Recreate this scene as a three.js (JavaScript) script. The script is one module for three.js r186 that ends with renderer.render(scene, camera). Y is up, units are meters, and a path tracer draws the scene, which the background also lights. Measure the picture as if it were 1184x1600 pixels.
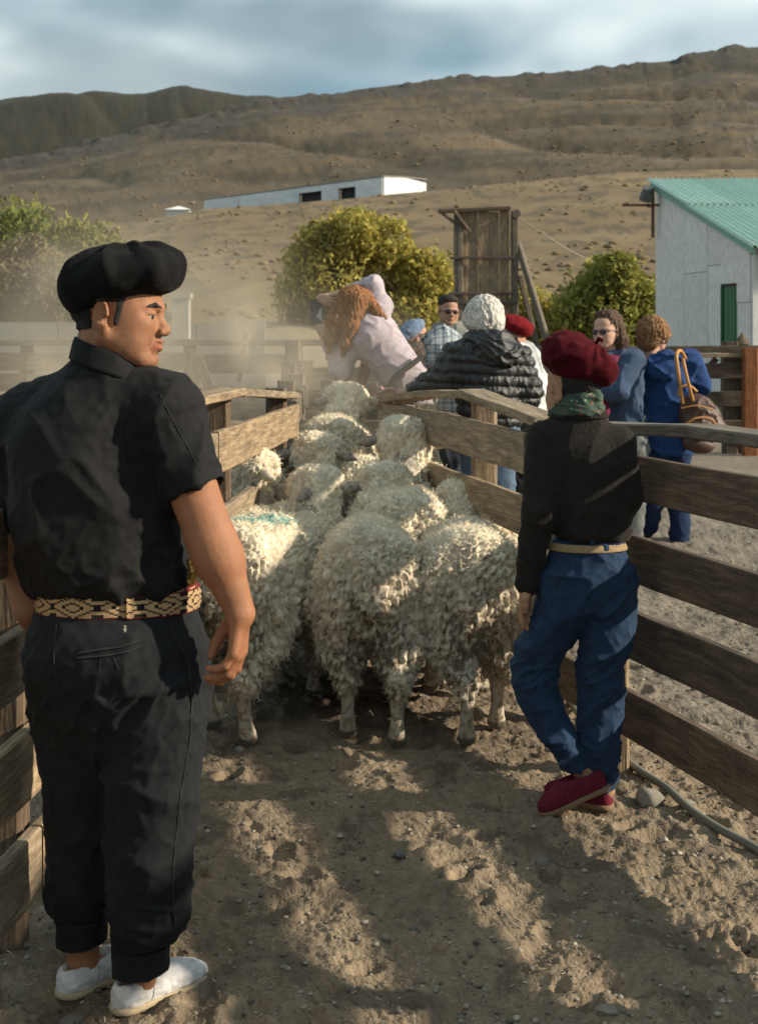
import * as THREE from 'three';
import { mergeGeometries, mergeVertices } from 'three/addons/utils/BufferGeometryUtils.js';
import { createNoise3D, createNoise2D } from 'simplex-noise';

// ---------------------------------------------------------------- camera, sky, sun, exposure
const F = 2222, CX = 592, CY = 499, EYE = 1.566;             // focal length and horizon of the lens, in units of a 1184 x 1600 frame
const scene = new THREE.Scene();
const camera = new THREE.PerspectiveCamera(2 * Math.atan(800 / F) * 180 / Math.PI, 1184 / 1600, 0.1, 4000);
camera.position.set(0, EYE, 0); camera.lookAt(0, EYE, -10);
camera.setViewOffset(1184, 1600, 0, 301, 1184, 1600);
camera.focus = 4.4; camera.userData.fStop = 7;
const renderer = new THREE.WebGLRenderer({ antialias: true });
renderer.toneMapping = THREE.LinearToneMapping;
renderer.toneMappingExposure = 1.62;
renderer.shadowMap.enabled = true;

function mulberry(a) { return () => { a |= 0; a = a + 0x6D2B79F5 | 0; let t = Math.imul(a ^ a >>> 15, 1 | a); t = t + Math.imul(t ^ t >>> 7, 61 | t) ^ t; return ((t ^ t >>> 14) >>> 0) / 4294967296; }; }
const N3 = createNoise3D(mulberry(7)), N2 = createNoise2D(mulberry(11));
const fbm3 = (x, y, z, o = 4) => { let s = 0, a = 0.5; for (let i = 0; i < o; i++) { s += a * N3(x, y, z); x = x * 2.03 + 3.1; y = y * 2.03 - 1.7; z = z * 2.03 + 5.2; a *= 0.5; } return s; };
const fbm2 = (x, y, o = 4) => { let s = 0, a = 0.5; for (let i = 0; i < o; i++) { s += a * N2(x, y); x = x * 2.03 + 3.1; y = y * 2.03 - 1.7; a *= 0.5; } return s; };
const clamp = (x, a = 0, b = 1) => x < a ? a : x > b ? b : x;
const ss = (a, b, x) => { x = clamp((x - a) / (b - a)); return x * x * (3 - 2 * x); };
const lerp = (a, b, t) => a + (b - a) * t;
const mix3 = (a, b, t) => [lerp(a[0], b[0], t), lerp(a[1], b[1], t), lerp(a[2], b[2], t)];

{ // the sky: broken blue-grey cloud, no sun disc
  const W = 1024, H = 512, data = new Float32Array(W * H * 4);
  for (let j = 0; j < H; j++) {
    const el = (j + 0.5) / H * Math.PI - Math.PI / 2;
    for (let i = 0; i < W; i++) {
      const az = (i + 0.5) / W * Math.PI * 2;
      const dx = Math.cos(el) * Math.cos(az), dy = Math.sin(el), dz = Math.cos(el) * Math.sin(az);
      const k = 1 / (Math.abs(dy) + 0.16);
      const n = fbm3(dx * k * 1.1 + 4.2, dy * 2.0, dz * k * 1.1 + 1.3, 5) * 1.25 + 0.5;
      const n2 = fbm3(dx * k * 0.45 - 2.0, dy * 1.5 + 3, dz * k * 0.45 + 7.7, 3) * 1.2 + 0.5;
      const cover = ss(0.16, 0.92, n * 0.55 + n2 * 0.5);
      const blue = [0.155, 0.245, 0.305], cloud = [0.53, 0.595, 0.595], dark = [0.175, 0.23, 0.25];
      let c = mix3(blue, cloud, cover);
      c = mix3(c, dark, ss(0.45, 0.95, n2 * 0.8 + (1 - n) * 0.35) * 0.62);
      if (dy < 0) c = mix3(c, [0.20, 0.165, 0.12], ss(0, 0.06, -dy));
      const o = (j * W + i) * 4; data[o] = c[0]; data[o + 1] = c[1]; data[o + 2] = c[2]; data[o + 3] = 1;
    }
  }
  const t = new THREE.DataTexture(data, W, H, THREE.RGBAFormat, THREE.FloatType);
  t.mapping = THREE.EquirectangularReflectionMapping; t.magFilter = THREE.LinearFilter; t.minFilter = THREE.LinearFilter; t.needsUpdate = true;
  scene.background = t; scene.environment = t;
}
const sun = new THREE.DirectionalLight(new THREE.Color(1.0, 0.87, 0.69), 4.3);
sun.position.set(20.5, 10, 3.2); sun.target.position.set(0, 0, -6);
sun.position.add(sun.target.position);
sun.castShadow = true; sun.shadow.radius = 3.2; sun.shadow.mapSize.set(4096, 4096);
Object.assign(sun.shadow.camera, { left: -16, right: 16, top: 16, bottom: -16, near: 0.5, far: 80 });
scene.add(sun, sun.target);

// ---------------------------------------------------------------- naming and tagging
const taken = new Map();
function numbered(n) { const k = taken.get(n) ?? 0; taken.set(n, k + 1); return k ? n + '_' + String(k).padStart(3, '0') : n; }
function tag(o, label, category, group) { o.userData.label = label; o.userData.category = category; if (group) o.userData.group = group; return o; }
function thing(name, label, category, pos = [0, 0, 0], group) { const o = new THREE.Group(); o.name = numbered(name); o.position.set(...pos); tag(o, label, category, group); scene.add(o); return o; }
function part(name, geo, mat, parent) { const m = new THREE.Mesh(geo, mat); m.name = name; m.castShadow = m.receiveShadow = true; parent.add(m); return m; }
function struct(name, geo, mat) { const m = new THREE.Mesh(geo, mat); m.name = numbered(name); m.castShadow = m.receiveShadow = true; m.userData.kind = 'structure'; m.userData.label = name.replace(/_/g, ' '); scene.add(m); return m; }
// a point seen at frame position (px, py) that lies d metres ahead
const at = (px, py, d) => [(px - CX) / F * d, EYE - (py - CY) / F * d, -d];

// ---------------------------------------------------------------- distance fields and their surfaces
const V = (a, b, t) => [lerp(a[0], b[0], t), lerp(a[1], b[1], t), lerp(a[2], b[2], t)];
function smin(a, b, k) { if (k <= 0) return a < b ? a : b; const h = clamp(0.5 + 0.5 * (b - a) / k); return b + (a - b) * h - k * h * (1 - h); }
function cap(a, b, ra, rb = ra) {          // a tapered capsule
  const ax = a[0], ay = a[1], az = a[2], bx = b[0] - ax, by = b[1] - ay, bz = b[2] - az, L = bx * bx + by * by + bz * bz || 1e-9, R = Math.max(ra, rb);
  const f = (x, y, z) => { x -= ax; y -= ay; z -= az; let t = (x * bx + y * by + z * bz) / L; t = t < 0 ? 0 : t > 1 ? 1 : t; const dx = x - bx * t, dy = y - by * t, dz = z - bz * t; return Math.sqrt(dx * dx + dy * dy + dz * dz) - (ra + (rb - ra) * t); };
  f.box = [[Math.min(a[0], b[0]) - R, Math.min(a[1], b[1]) - R, Math.min(a[2], b[2]) - R], [Math.max(a[0], b[0]) + R, Math.max(a[1], b[1]) + R, Math.max(a[2], b[2]) + R]];
  return f;
}
function chain(pts, rs) { const o = []; for (let i = 0; i + 1 < pts.length; i++) o.push(cap(pts[i], pts[i + 1], rs[i], rs[i + 1])); return o; }
function ell(c, r, yaw = 0, pitch = 0, roll = 0) {
  const m = new THREE.Matrix3().setFromMatrix4(new THREE.Matrix4().makeRotationFromEuler(new THREE.Euler(pitch, yaw, roll, 'YXZ'))).elements, R = Math.max(...r), rm = Math.min(...r);
  const f = (x, y, z) => {
    x -= c[0]; y -= c[1]; z -= c[2];
    const u = (m[0] * x + m[1] * y + m[2] * z) / r[0], v = (m[3] * x + m[4] * y + m[5] * z) / r[1], w = (m[6] * x + m[7] * y + m[8] * z) / r[2];
    const k0 = Math.sqrt(u * u + v * v + w * w), g = Math.sqrt((u / r[0]) ** 2 + (v / r[1]) ** 2 + (w / r[2]) ** 2);
    return g < 1e-9 ? -rm : k0 * (k0 - 1) / g;
  };
  f.box = [c.map((v) => v - R), c.map((v) => v + R)];
  return f;
}
// stacked sections along one axis (y by default): rows [s, c1, c2, r1, r2], s rising; the section is an oval turned by yaw
function loft(rows, { axis = 1, yaw = 0, p = 2, round = 0.02 } = {}) {
  const n = rows.length, s0 = rows[0][0], s1 = rows[n - 1][0], cy = Math.cos(yaw), sy = Math.sin(yaw), q = [0, 0, 0, 0];
  const f = (x, y, z) => {
    const s = axis === 1 ? y : z; let a = x, b = axis === 1 ? z : y;
    const t = s < s0 ? s0 : s > s1 ? s1 : s; let i = 0; while (i < n - 2 && rows[i + 1][0] < t) i++;
    const A = rows[i], B = rows[i + 1], P = rows[i ? i - 1 : 0], Q = rows[i + 2 < n ? i + 2 : n - 1], h = B[0] - A[0], u = (t - A[0]) / h, u2 = u * u, u3 = u2 * u;
    for (let k = 0; k < 4; k++) {
      const m0 = (B[k + 1] - P[k + 1]) / ((B[0] - P[0]) || 1) * h, m1 = (Q[k + 1] - A[k + 1]) / ((Q[0] - A[0]) || 1) * h;
      q[k] = (2 * u3 - 3 * u2 + 1) * A[k + 1] + (u3 - 2 * u2 + u) * m0 + (-2 * u3 + 3 * u2) * B[k + 1] + (u3 - u2) * m1;
    }
    a -= q[0]; b -= q[1];
    const a2 = cy * a - sy * b, b2 = sy * a + cy * b, e = Math.abs(a2) / q[2], g = Math.abs(b2) / q[3];
    const k = p === 2 ? Math.sqrt(e * e + g * g) : Math.pow(Math.pow(e, p) + Math.pow(g, p), 1 / p);
    const gr = k > 1e-6 ? Math.sqrt((a2 / (q[2] * q[2])) ** 2 + (b2 / (q[3] * q[3])) ** 2) / k : 1 / Math.min(q[2], q[3]);
    const dd = (k - 1) / Math.max(gr, 1 / Math.max(q[2], q[3])), e2 = Math.max(s0 - s, s - s1) + round, d2 = dd + round;
    return Math.min(Math.max(d2, e2), 0) + Math.hypot(Math.max(d2, 0), Math.max(e2, 0)) - round;
  };
  const lo = [1e9, 1e9, 1e9], hi = [-1e9, -1e9, -1e9], o = axis === 1 ? [1, 0, 2] : [2, 0, 1];
  for (const r of rows) { const R = Math.max(r[3], r[4]); [[r[0], 0], [r[1], R], [r[2], R]].forEach(([c, w], k) => { lo[o[k]] = Math.min(lo[o[k]], c - w); hi[o[k]] = Math.max(hi[o[k]], c + w); }); }
  f.box = [lo, hi]; return f;
}
const boxOf = (fs) => { const lo = [1e9, 1e9, 1e9], hi = [-1e9, -1e9, -1e9]; for (const f of fs) for (let k = 0; k < 3; k++) { lo[k] = Math.min(lo[k], f.box[0][k]); hi[k] = Math.max(hi[k], f.box[1][k]); } return [lo, hi]; };
function uni(fs, k = 0.02) { // smooth union; pieces far away are skipped by their boxes
  const n = fs.length, bx = fs.map((f) => f.box);
  const f = (x, y, z) => {
    let d = 1e3;
    for (let i = 0; i < n; i++) {
      const [a, b] = bx[i], ex = Math.max(a[0] - x, x - b[0], 0), ey = Math.max(a[1] - y, y - b[1], 0), ez = Math.max(a[2] - z, z - b[2], 0), e = Math.sqrt(ex * ex + ey * ey + ez * ez);
      if (e > d + k + 0.01) continue;
      const v = fs[i](x, y, z); d = d > 999 ? v : smin(d, v, k);
    }
    return d;
  };
  f.box = boxOf(fs); return f;
}
const cut = (f, g, k = 0.004) => { const h = (x, y, z) => -smin(-f(x, y, z), g(x, y, z), k); h.box = f.box; return h; };   // f without g
const clip = (f, g, k = 0.004) => { const h = (x, y, z) => -smin(-f(x, y, z), -g(x, y, z), k); h.box = f.box; return h; };   // f where g is inside
const grow = (f, e) => { const h = (x, y, z) => f(x, y, z) - e; h.box = [f.box[0].map((v) => v - e), f.box[1].map((v) => v + e)]; return h; };

function surface(f, h, disp) {             // surface nets, only in blocks that the surface passes
  const pad = h * 2.5, lo = f.box[0].map((v) => v - pad), n = f.box[1].map((v, k) => Math.max(3, Math.ceil((v + pad - lo[k]) / h) + 1)), [nx, ny, nz] = n, sy = nx, sz = nx * ny;
  const val = new Float32Array(nx * ny * nz).fill(9), B = 6, blocks = [];
  for (let k = 0; k < nz - 1; k += B) for (let j = 0; j < ny - 1; j += B) for (let i = 0; i < nx - 1; i += B) {
    const c = f(lo[0] + (i + B / 2) * h, lo[1] + (j + B / 2) * h, lo[2] + (k + B / 2) * h);
    if (Math.abs(c) < B * h * 0.87 * 1.75 + h) blocks.push([i, j, k]);
  }
  for (const [bi, bj, bk] of blocks) for (let k = bk; k <= Math.min(bk + B, nz - 1); k++) for (let j = bj; j <= Math.min(bj + B, ny - 1); j++) for (let i = bi; i <= Math.min(bi + B, nx - 1); i++) {
    const o = i + j * sy + k * sz; if (val[o] === 9) val[o] = f(lo[0] + i * h, lo[1] + j * h, lo[2] + k * h);
  }
  const vid = new Int32Array(nx * ny * nz).fill(-1), pos = [], idx = [], cells = [];
  const E = [[0, 1], [2, 3], [4, 5], [6, 7], [0, 2], [1, 3], [4, 6], [5, 7], [0, 4], [1, 5], [2, 6], [3, 7]], off = [0, 1, sy, sy + 1, sz, sz + 1, sz + sy, sz + sy + 1];
  for (const [bi, bj, bk] of blocks) for (let k = bk; k < Math.min(bk + B, nz - 1); k++) for (let j = bj; j < Math.min(bj + B, ny - 1); j++) for (let i = bi; i < Math.min(bi + B, nx - 1); i++) {
    const o = i + j * sy + k * sz; let m = 0; for (let c = 0; c < 8; c++) if (val[o + off[c]] < 0) m |= 1 << c;
    if (m === 0 || m === 255) continue;
    let x = 0, y = 0, z = 0, w = 0;
    for (const [a, b] of E) { const va = val[o + off[a]], vb = val[o + off[b]]; if ((va < 0) === (vb < 0)) continue; const t = va / (va - vb); x += lerp(a & 1, b & 1, t); y += lerp(a >> 1 & 1, b >> 1 & 1, t); z += lerp(a >> 2, b >> 2, t); w++; }
    vid[o] = pos.length / 3; pos.push(lo[0] + (i + x / w) * h, lo[1] + (j + y / w) * h, lo[2] + (k + z / w) * h); cells.push(i, j, k);
  }
  const quad = (a, b, c, d, flip) => { if (a < 0 || b < 0 || c < 0 || d < 0) return; if (flip) idx.push(a, c, b, a, d, c); else idx.push(a, b, c, a, c, d); };
  for (let q = 0; q < cells.length; q += 3) {
    const i = cells[q], j = cells[q + 1], k = cells[q + 2], o = i + j * sy + k * sz, v0 = val[o] < 0;
    if (j && k && v0 !== val[o + 1] < 0) quad(vid[o], vid[o - sy], vid[o - sy - sz], vid[o - sz], !v0 ? true : false);
    if (i && k && v0 !== val[o + sy] < 0) quad(vid[o], vid[o - sz], vid[o - 1 - sz], vid[o - 1], !v0 ? true : false);
    if (i && j && v0 !== val[o + sz] < 0) quad(vid[o], vid[o - 1], vid[o - 1 - sy], vid[o - sy], !v0 ? true : false);
  }
  const g = new THREE.BufferGeometry();
  g.setAttribute('position', new THREE.Float32BufferAttribute(pos, 3)); g.setIndex(idx);
  const P = g.attributes.position;
  let s = 0; // make the faces look outward whatever the winding came out as
  g.computeVertexNormals();
  const Nn = g.attributes.normal;
  for (let i = 0; i < P.count; i += 37) { const x = P.getX(i), y = P.getY(i), z = P.getZ(i), e = h; s += Math.sign(f(x + Nn.getX(i) * e, y + Nn.getY(i) * e, z + Nn.getZ(i) * e) - f(x - Nn.getX(i) * e, y - Nn.getY(i) * e, z - Nn.getZ(i) * e)); }
  if (s < 0) { const ix = g.index.array; for (let i = 0; i < ix.length; i += 3) { const t = ix[i]; ix[i] = ix[i + 1]; ix[i + 1] = t; } g.computeVertexNormals(); }
  if (disp) displace(g, disp);
  return g;
}
function displace(g, disp) { // moves every vertex along its normal by disp(x, y, z, nx, ny, nz)
  const P = g.attributes.position, N = g.attributes.normal, a = P.array, b = N.array;
  for (let i = 0; i < P.count; i++) { const o = i * 3, d = disp(a[o], a[o + 1], a[o + 2], b[o], b[o + 1], b[o + 2]); a[o] += b[o] * d; a[o + 1] += b[o + 1] * d; a[o + 2] += b[o + 2] * d; }
  g.computeVertexNormals(); return g;
}
function paint(g, fn) { const P = g.attributes.position, N = g.attributes.normal, c = new Float32Array(P.count * 3); for (let i = 0; i < P.count; i++) { const q = fn(P.getX(i), P.getY(i), P.getZ(i), N.getX(i), N.getY(i), N.getZ(i)); c[i * 3] = q[0]; c[i * 3 + 1] = q[1]; c[i * 3 + 2] = q[2]; } g.setAttribute('color', new THREE.BufferAttribute(c, 3)); return g; }
function boxUV(g) { // uv in metres, laid on from the side that each triangle faces
  const t = g.index ? g.toNonIndexed() : g, P = t.attributes.position.array, N = t.attributes.normal.array, n = t.attributes.position.count, uv = new Float32Array(n * 2);
  for (let i = 0; i < n; i += 3) {
    let a = 0, b = 0, c = 0; for (let k = 0; k < 3; k++) { a += N[(i + k) * 3]; b += N[(i + k) * 3 + 1]; c += N[(i + k) * 3 + 2]; }
    a = Math.abs(a); b = Math.abs(b); c = Math.abs(c); const [u, v] = a > b && a > c ? [2, 1] : b > c ? [0, 2] : [0, 1];
    for (let k = 0; k < 3; k++) { uv[(i + k) * 2] = P[(i + k) * 3 + u]; uv[(i + k) * 2 + 1] = P[(i + k) * 3 + v]; }
  }
  t.setAttribute('uv', new THREE.BufferAttribute(uv, 2)); return t;
}
const xf = (g, m) => g.clone().applyMatrix4(m);
const M4 = (p = [0, 0, 0], e = [0, 0, 0], s = 1) => new THREE.Matrix4().compose(new THREE.Vector3(...p), new THREE.Quaternion().setFromEuler(new THREE.Euler(e[0], e[1], e[2], 'YXZ')), new THREE.Vector3(...(Array.isArray(s) ? s : [s, s, s])));
const strip = (g) => { const o = g.index ? g.toNonIndexed() : g.clone(); for (const k of Object.keys(o.attributes)) if (!['position', 'normal'].includes(k)) o.deleteAttribute(k); return o; };
const join = (gs) => mergeGeometries(gs.map(strip));

// ---------------------------------------------------------------- textures
function tex(w, h, fn, srgb = false) { // fn(u, v) -> grey or [r, g, b], 0..1
  const d = new Uint8Array(w * h * 4);
  for (let j = 0; j < h; j++) for (let i = 0; i < w; i++) { const c = fn(i / w, j / h), o = (j * w + i) * 4, a = Array.isArray(c) ? c : [c, c, c]; for (let k = 0; k < 3; k++) d[o + k] = clamp(a[k]) * 255; d[o + 3] = 255; }
  const t = new THREE.DataTexture(d, w, h); t.wrapS = t.wrapT = THREE.RepeatWrapping; t.magFilter = THREE.LinearFilter; t.minFilter = THREE.LinearMipmapLinearFilter; t.generateMipmaps = true; t.needsUpdate = true; if (srgb) t.colorSpace = THREE.SRGBColorSpace; return t;
}
const scaled = (t, x, y = x) => { const c = t.clone(); c.repeat.set(x, y); c.needsUpdate = true; return c; };
const TAU = Math.PI * 2;
// noise that wraps: sampled on a torus in two circles
const wrapN = (u, v, s, o = 3) => { const a = Math.cos(u * TAU) * s, b = Math.sin(u * TAU) * s, c = Math.cos(v * TAU) * s, e = Math.sin(v * TAU) * s; return fbm3(a + c * 0.7, b + e * 0.7 + c * 0.31, c - e * 0.4 + a * 0.2, o); };
const std = (color, o = {}) => new THREE.MeshStandardMaterial({ color: Array.isArray(color) ? new THREE.Color().setRGB(...color) : color, roughness: 0.85, ...o });
const phys = (color, o = {}) => new THREE.MeshPhysicalMaterial({ color: Array.isArray(color) ? new THREE.Color().setRGB(...color) : color, roughness: 0.85, ...o });

const weaveT = tex(256, 256, (u, v) => 0.5 + 0.25 * Math.sin((u + v) * TAU * 32) * (0.6 + 0.4 * Math.sin(u * TAU * 64)) + 0.25 * wrapN(u, v, 9, 2));
const fuzzT = tex(256, 256, (() => { const r = mulberry(3); return (u, v) => 0.35 + 0.45 * r() * r() + 0.35 * wrapN(u, v, 14, 3); })());
const fadeT = tex(512, 512, (u, v) => { const n = 0.86 + 0.2 * wrapN(u, v, 2.2, 4) + 0.12 * wrapN(u + 0.3, v, 11, 3); return n; });
// ---------------------------------------------------------------- ground and hills: one sheet to the horizon
const lineOf = (pts) => (u) => { let i = 0; while (i < pts.length - 2 && pts[i + 1][0] < u) i++; const t = clamp((u - pts[i][0]) / (pts[i + 1][0] - pts[i][0])); return lerp(pts[i][1], pts[i + 1][1], t); };
const crest1 = lineOf([[-600, 350], [0, 352], [150, 352], [200, 350], [320, 328], [450, 319], [600, 305], [660, 299], [800, 284], [950, 270], [1184, 263], [1800, 262]]);
const crest2 = lineOf([[-600, 272], [0, 252], [100, 232], [200, 205], [300, 180], [420, 152], [500, 147], [600, 134], [700, 122], [800, 117], [870, 112], [950, 104], [1050, 92], [1080, 82], [1140, 74], [1184, 72], [1800, 60]]);
const crest3 = lineOf([[-600, 168], [0, 158], [60, 150], [140, 145], [230, 148], [268, 139], [290, 137], [340, 142], [420, 152], [520, 168], [800, 210], [1800, 240]]);
const hAt = (py, d) => EYE + (CY - py) / F * d;
function terrain(x, d) {
  if (d < 30) return 0;
  const u = clamp(CX + F * x / d, -600, 1800);
  const h1 = hAt(crest1(u), 170), h2 = hAt(crest2(u), 650), h3 = hAt(crest3(u), 1150);
  let h;
  if (d < 170) h = h1 * Math.pow(clamp((d - 48) / 122), 1.25);
  else if (d < 240) h = h1 - 5 * ss(170, 240, d);
  else if (d < 650) h = lerp(h1 - 5, h2, Math.pow((d - 240) / 410, 1.12));
  else if (d < 800) h = lerp(h2, h2 * 0.55, ss(650, 800, d));
  else if (d < 1150) h = lerp(h2 * 0.55, h3, ss(800, 1150, d));
  else h = h3 * (1 - ss(1150, 1700, d));
  h += 1.5 * Math.exp(-(((d - 45) / 8) ** 4) - (((u - 400) / 190) ** 4));                 // pale dirt mound beyond the pens
  h += 1.0 * Math.exp(-(((d - 44) / 7) ** 2) - (((u + 20) / 150) ** 4));                 // bank under the grey bushes
  const a = ss(60, 160, d);
  h += a * 0.9 * fbm2(x * 0.02, d * 0.02) * (1 - 0.6 * Math.exp(-(((d - 170) / 30) ** 2)));
  if (d > 240) {
    const b = ss(240, 420, d) * (1 - 0.75 * Math.exp(-(((d - 650) / 60) ** 2)));
    const g = 1 - Math.abs(N2(x * 0.0075 + d * 0.004, d * 0.0035)); h -= b * 3.2 * g * g * g;     // gullies
    h += b * 2.2 * fbm2(x * 0.005 + 9, d * 0.008, 3) + b * 0.7 * fbm2(x * 0.05, d * 0.03, 3);
    h += ss(585, 640, d) * (1 - ss(655, 700, d)) * 3 * Math.max(0, fbm2(x * 0.05, d * 0.04, 4) + 0.1);   // rock rim
    if (d > 850) h += 3 * fbm2(x * 0.008, d * 0.006, 4);
  }
  return h;
}
// hoof prints and scuffs in the loose soil, metres
const rp = mulberry(21), prints = [];
for (let i = 0; i < 620; i++) { const d = 2.2 + rp() * 7, x = (rp() - 0.5) * 2.6 + 0.3 * (5 - d) * 0.3; prints.push([x, d, 0.03 + rp() * 0.06, rp() * Math.PI, 0.008 + rp() * 0.02]); }
const pcell = new Map(); for (const p of prints) for (let i = -1; i < 2; i++) for (let j = -1; j < 2; j++) { const k = (Math.floor(p[0] / 0.2) + i) + ',' + (Math.floor(p[1] / 0.2) + j); if (!pcell.has(k)) pcell.set(k, []); pcell.get(k).push(p); }
function soilRelief(x, d) {
  if (d > 16 || d < 0.5) return 0;
  const near = 1 - ss(10, 16, d);
  let h = 0.022 * fbm2(x * 2.6, d * 2.6, 3) + 0.012 * fbm2(x * 11, d * 11, 3) + 0.007 * fbm2(x * 42, d * 42, 2);
  for (const [px, pd, r, a, dep] of pcell.get(Math.floor(x / 0.2) + ',' + Math.floor(d / 0.2)) ?? []) {
    const ax = x - px, ad = d - pd, u = (Math.cos(a) * ax + Math.sin(a) * ad) / r, v = (-Math.sin(a) * ax + Math.cos(a) * ad) / (r * 0.62), q = u * u + v * v;
    if (q < 4) h += dep * (-Math.exp(-q * 1.6) + 0.55 * Math.exp(-((Math.sqrt(q) - 1.15) ** 2) * 9));
  }
  return h * near;
}
const groundH = (x, d) => terrain(x, d) + soilRelief(x, d);
{
  const ts = []; for (let t = -3; t < -0.3; t += 0.09) ts.push(t); for (let t = -0.3; t < 0.3; t += 0.00135) ts.push(t); for (let t = 0.3; t < 3.05; t += 0.09) ts.push(t);
  const ds = []; for (let d = -60; d < 1; d += 4) ds.push(d); for (let d = 1; d < 1700;) { ds.push(d); d += d < 2.4 ? 0.2 : Math.max(0.011, d < 8 ? 0.0034 * d : d < 14 ? 0.008 * d : 0.0145 * d); }
  const nc = ts.length, nr = ds.length, pos = new Float32Array(nc * nr * 3), col = new Float32Array(nc * nr * 3), uv = new Float32Array(nc * nr * 2);
  const soil = [0.25, 0.19, 0.125], yard = [0.22, 0.185, 0.14], straw = [0.27, 0.19, 0.092], grass = [0.19, 0.128, 0.06], scrub = [0.085, 0.066, 0.032], rock = [0.075, 0.06, 0.042], far = [0.036, 0.038, 0.022], pale = [0.40, 0.32, 0.20];
  for (let j = 0; j < nr; j++) for (let i = 0; i < nc; i++) {
    const d = ds[j], w = Math.sqrt(d * d + 4), x = ts[i] * w, o = j * nc + i, u = CX + F * x / Math.max(d, 1), y = groundH(x, d);
    pos[o * 3] = x; pos[o * 3 + 1] = y; pos[o * 3 + 2] = -d; uv[o * 2] = x; uv[o * 2 + 1] = d;
    let c;
    if (d < 30) {
      const right = 2.5 - 0.309 * d, inYard = ss(0, 0.25, x - Math.max(right, 0.05));
      c = mix3(soil, yard, Math.max(inYard, ss(9, 12, d)));
      const n = fbm2(x * 1.3 + 5, d * 1.3, 4), n2 = fbm2(x * 9, d * 9, 3);
      c = c.map((v) => v * (1 + 0.30 * n + 0.22 * n2));
      c = mix3(c, [0.10, 0.075, 0.05], 0.6 * ss(0.18, 0.36, fbm2(x * 3.1 + 40, d * 3.1, 4)) * (1 - inYard));   // droppings trodden in
    } else {
      const n = fbm2(x * 0.05, d * 0.05, 4), n2 = fbm2(x * 0.22, d * 0.12, 4), n3 = fbm2(x * 0.9, d * 0.35, 3);
      c = mix3(yard, grass, ss(34, 60, d)); c = mix3(c, straw, clamp(0.25 + n * 0.9) * ss(34, 80, d));
      c = mix3(c, pale, 0.85 * Math.exp(-(((d - 44) / 7) ** 2) - (((u - 390) / 160) ** 2)));
      c = mix3(c, scrub, ss(-0.02, 0.40, n2 + 0.35 * n3) * ss(60, 110, d) * 0.85);
      if (d > 175) {
        const band = fbm2(x * 0.006 + y * 0.05, y * 0.11 - x * 0.004, 4), patch = fbm2(x * 0.012 + 5, d * 0.012, 4);
        c = mix3(mix3(grass, straw, clamp(0.15 + 0.7 * patch)), scrub, clamp(0.18 + ss(-0.05, 0.45, band + 0.3 * n2) * 0.7 + ss(0.0, 0.4, n2 + n3 * 0.5) * 0.4));
        c = mix3(c, [0.26, 0.185, 0.095], 0.6 * ss(0.15, 0.45, patch - 0.3 * band) * (1 - ss(420, 560, d)));
        const rim = ss(0.0, 0.5, (d - 540) / 85 + fbm2(x * 0.02, d * 0.02) * 1.3 - 0.25);
        c = mix3(c, rock, rim * 0.9);
        const cliff = ss(1080, 1130, u) * ss(0.0, 0.5, fbm2(x * 0.06, y * 0.25, 4) + 0.15) * ss(330, 380, d) * (1 - ss(520, 560, d));
        c = mix3(c, rock, cliff * 0.8);
        c = mix3(c, [0.24, 0.19, 0.14], cliff * ss(0.15, 0.4, fbm2(x * 0.4, y * 0.12, 3)));
        const gl = 1 - Math.abs(N2(x * 0.0075 + d * 0.004, d * 0.0035)); c = mix3(c, scrub, ss(0.86, 0.97, gl) * 0.7);
        if (d > 700) c = mix3(far, scrub, clamp(0.15 + n2 * 0.9));
        c = c.map((v) => v * 0.66 * (1 + 0.35 * n3));
      }
    }
    col[o * 3] = c[0]; col[o * 3 + 1] = c[1]; col[o * 3 + 2] = c[2];
  }
  const idx = new Uint32Array((nc - 1) * (nr - 1) * 6); let q = 0;
  for (let j = 0; j < nr - 1; j++) for (let i = 0; i < nc - 1; i++) { const a = j * nc + i; idx[q++] = a; idx[q++] = a + 1; idx[q++] = a + nc; idx[q++] = a + 1; idx[q++] = a + nc + 1; idx[q++] = a + nc; }
  const g = new THREE.BufferGeometry(); g.setAttribute('position', new THREE.BufferAttribute(pos, 3)); g.setAttribute('color', new THREE.BufferAttribute(col, 3)); g.setAttribute('uv', new THREE.BufferAttribute(uv, 2)); g.setIndex(new THREE.BufferAttribute(idx, 1)); g.computeVertexNormals();
  const r = mulberry(5), specks = []; for (let i = 0; i < 5200; i++) specks.push([r(), r(), 0.0006 + r() * r() * 0.004, 0.5 + r() * 0.9]);
  const S = 1024, buf = new Float32Array(S * S).fill(0), bc = new Float32Array(S * S).fill(1);
  for (const [u, v, rad, b] of specks) { const R = Math.ceil(rad * S); for (let j = -R; j <= R; j++) for (let i = -R; i <= R; i++) { const e = Math.hypot(i, j) / (rad * S); if (e > 1) continue; const o = ((Math.floor(v * S) + j + S) % S) * S + (Math.floor(u * S) + i + S) % S; buf[o] = Math.max(buf[o], Math.sqrt(1 - e * e) * Math.min(1, rad / 0.003)); bc[o] = b; } }
  const soilC = tex(S, S, (u, v) => { const o = Math.floor(v * S) * S + Math.floor(u * S), n = 0.80 + 0.26 * wrapN(u, v, 5, 4) + (r() - 0.5) * 0.30; return clamp(n * (buf[o] > 0.1 ? bc[o] : 1)); });
  const soilB = tex(S, S, (u, v) => { const o = Math.floor(v * S) * S + Math.floor(u * S); return 0.35 + 0.25 * wrapN(u, v, 12, 4) + 0.18 * (r() - 0.5) + 0.4 * buf[o]; });
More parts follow.
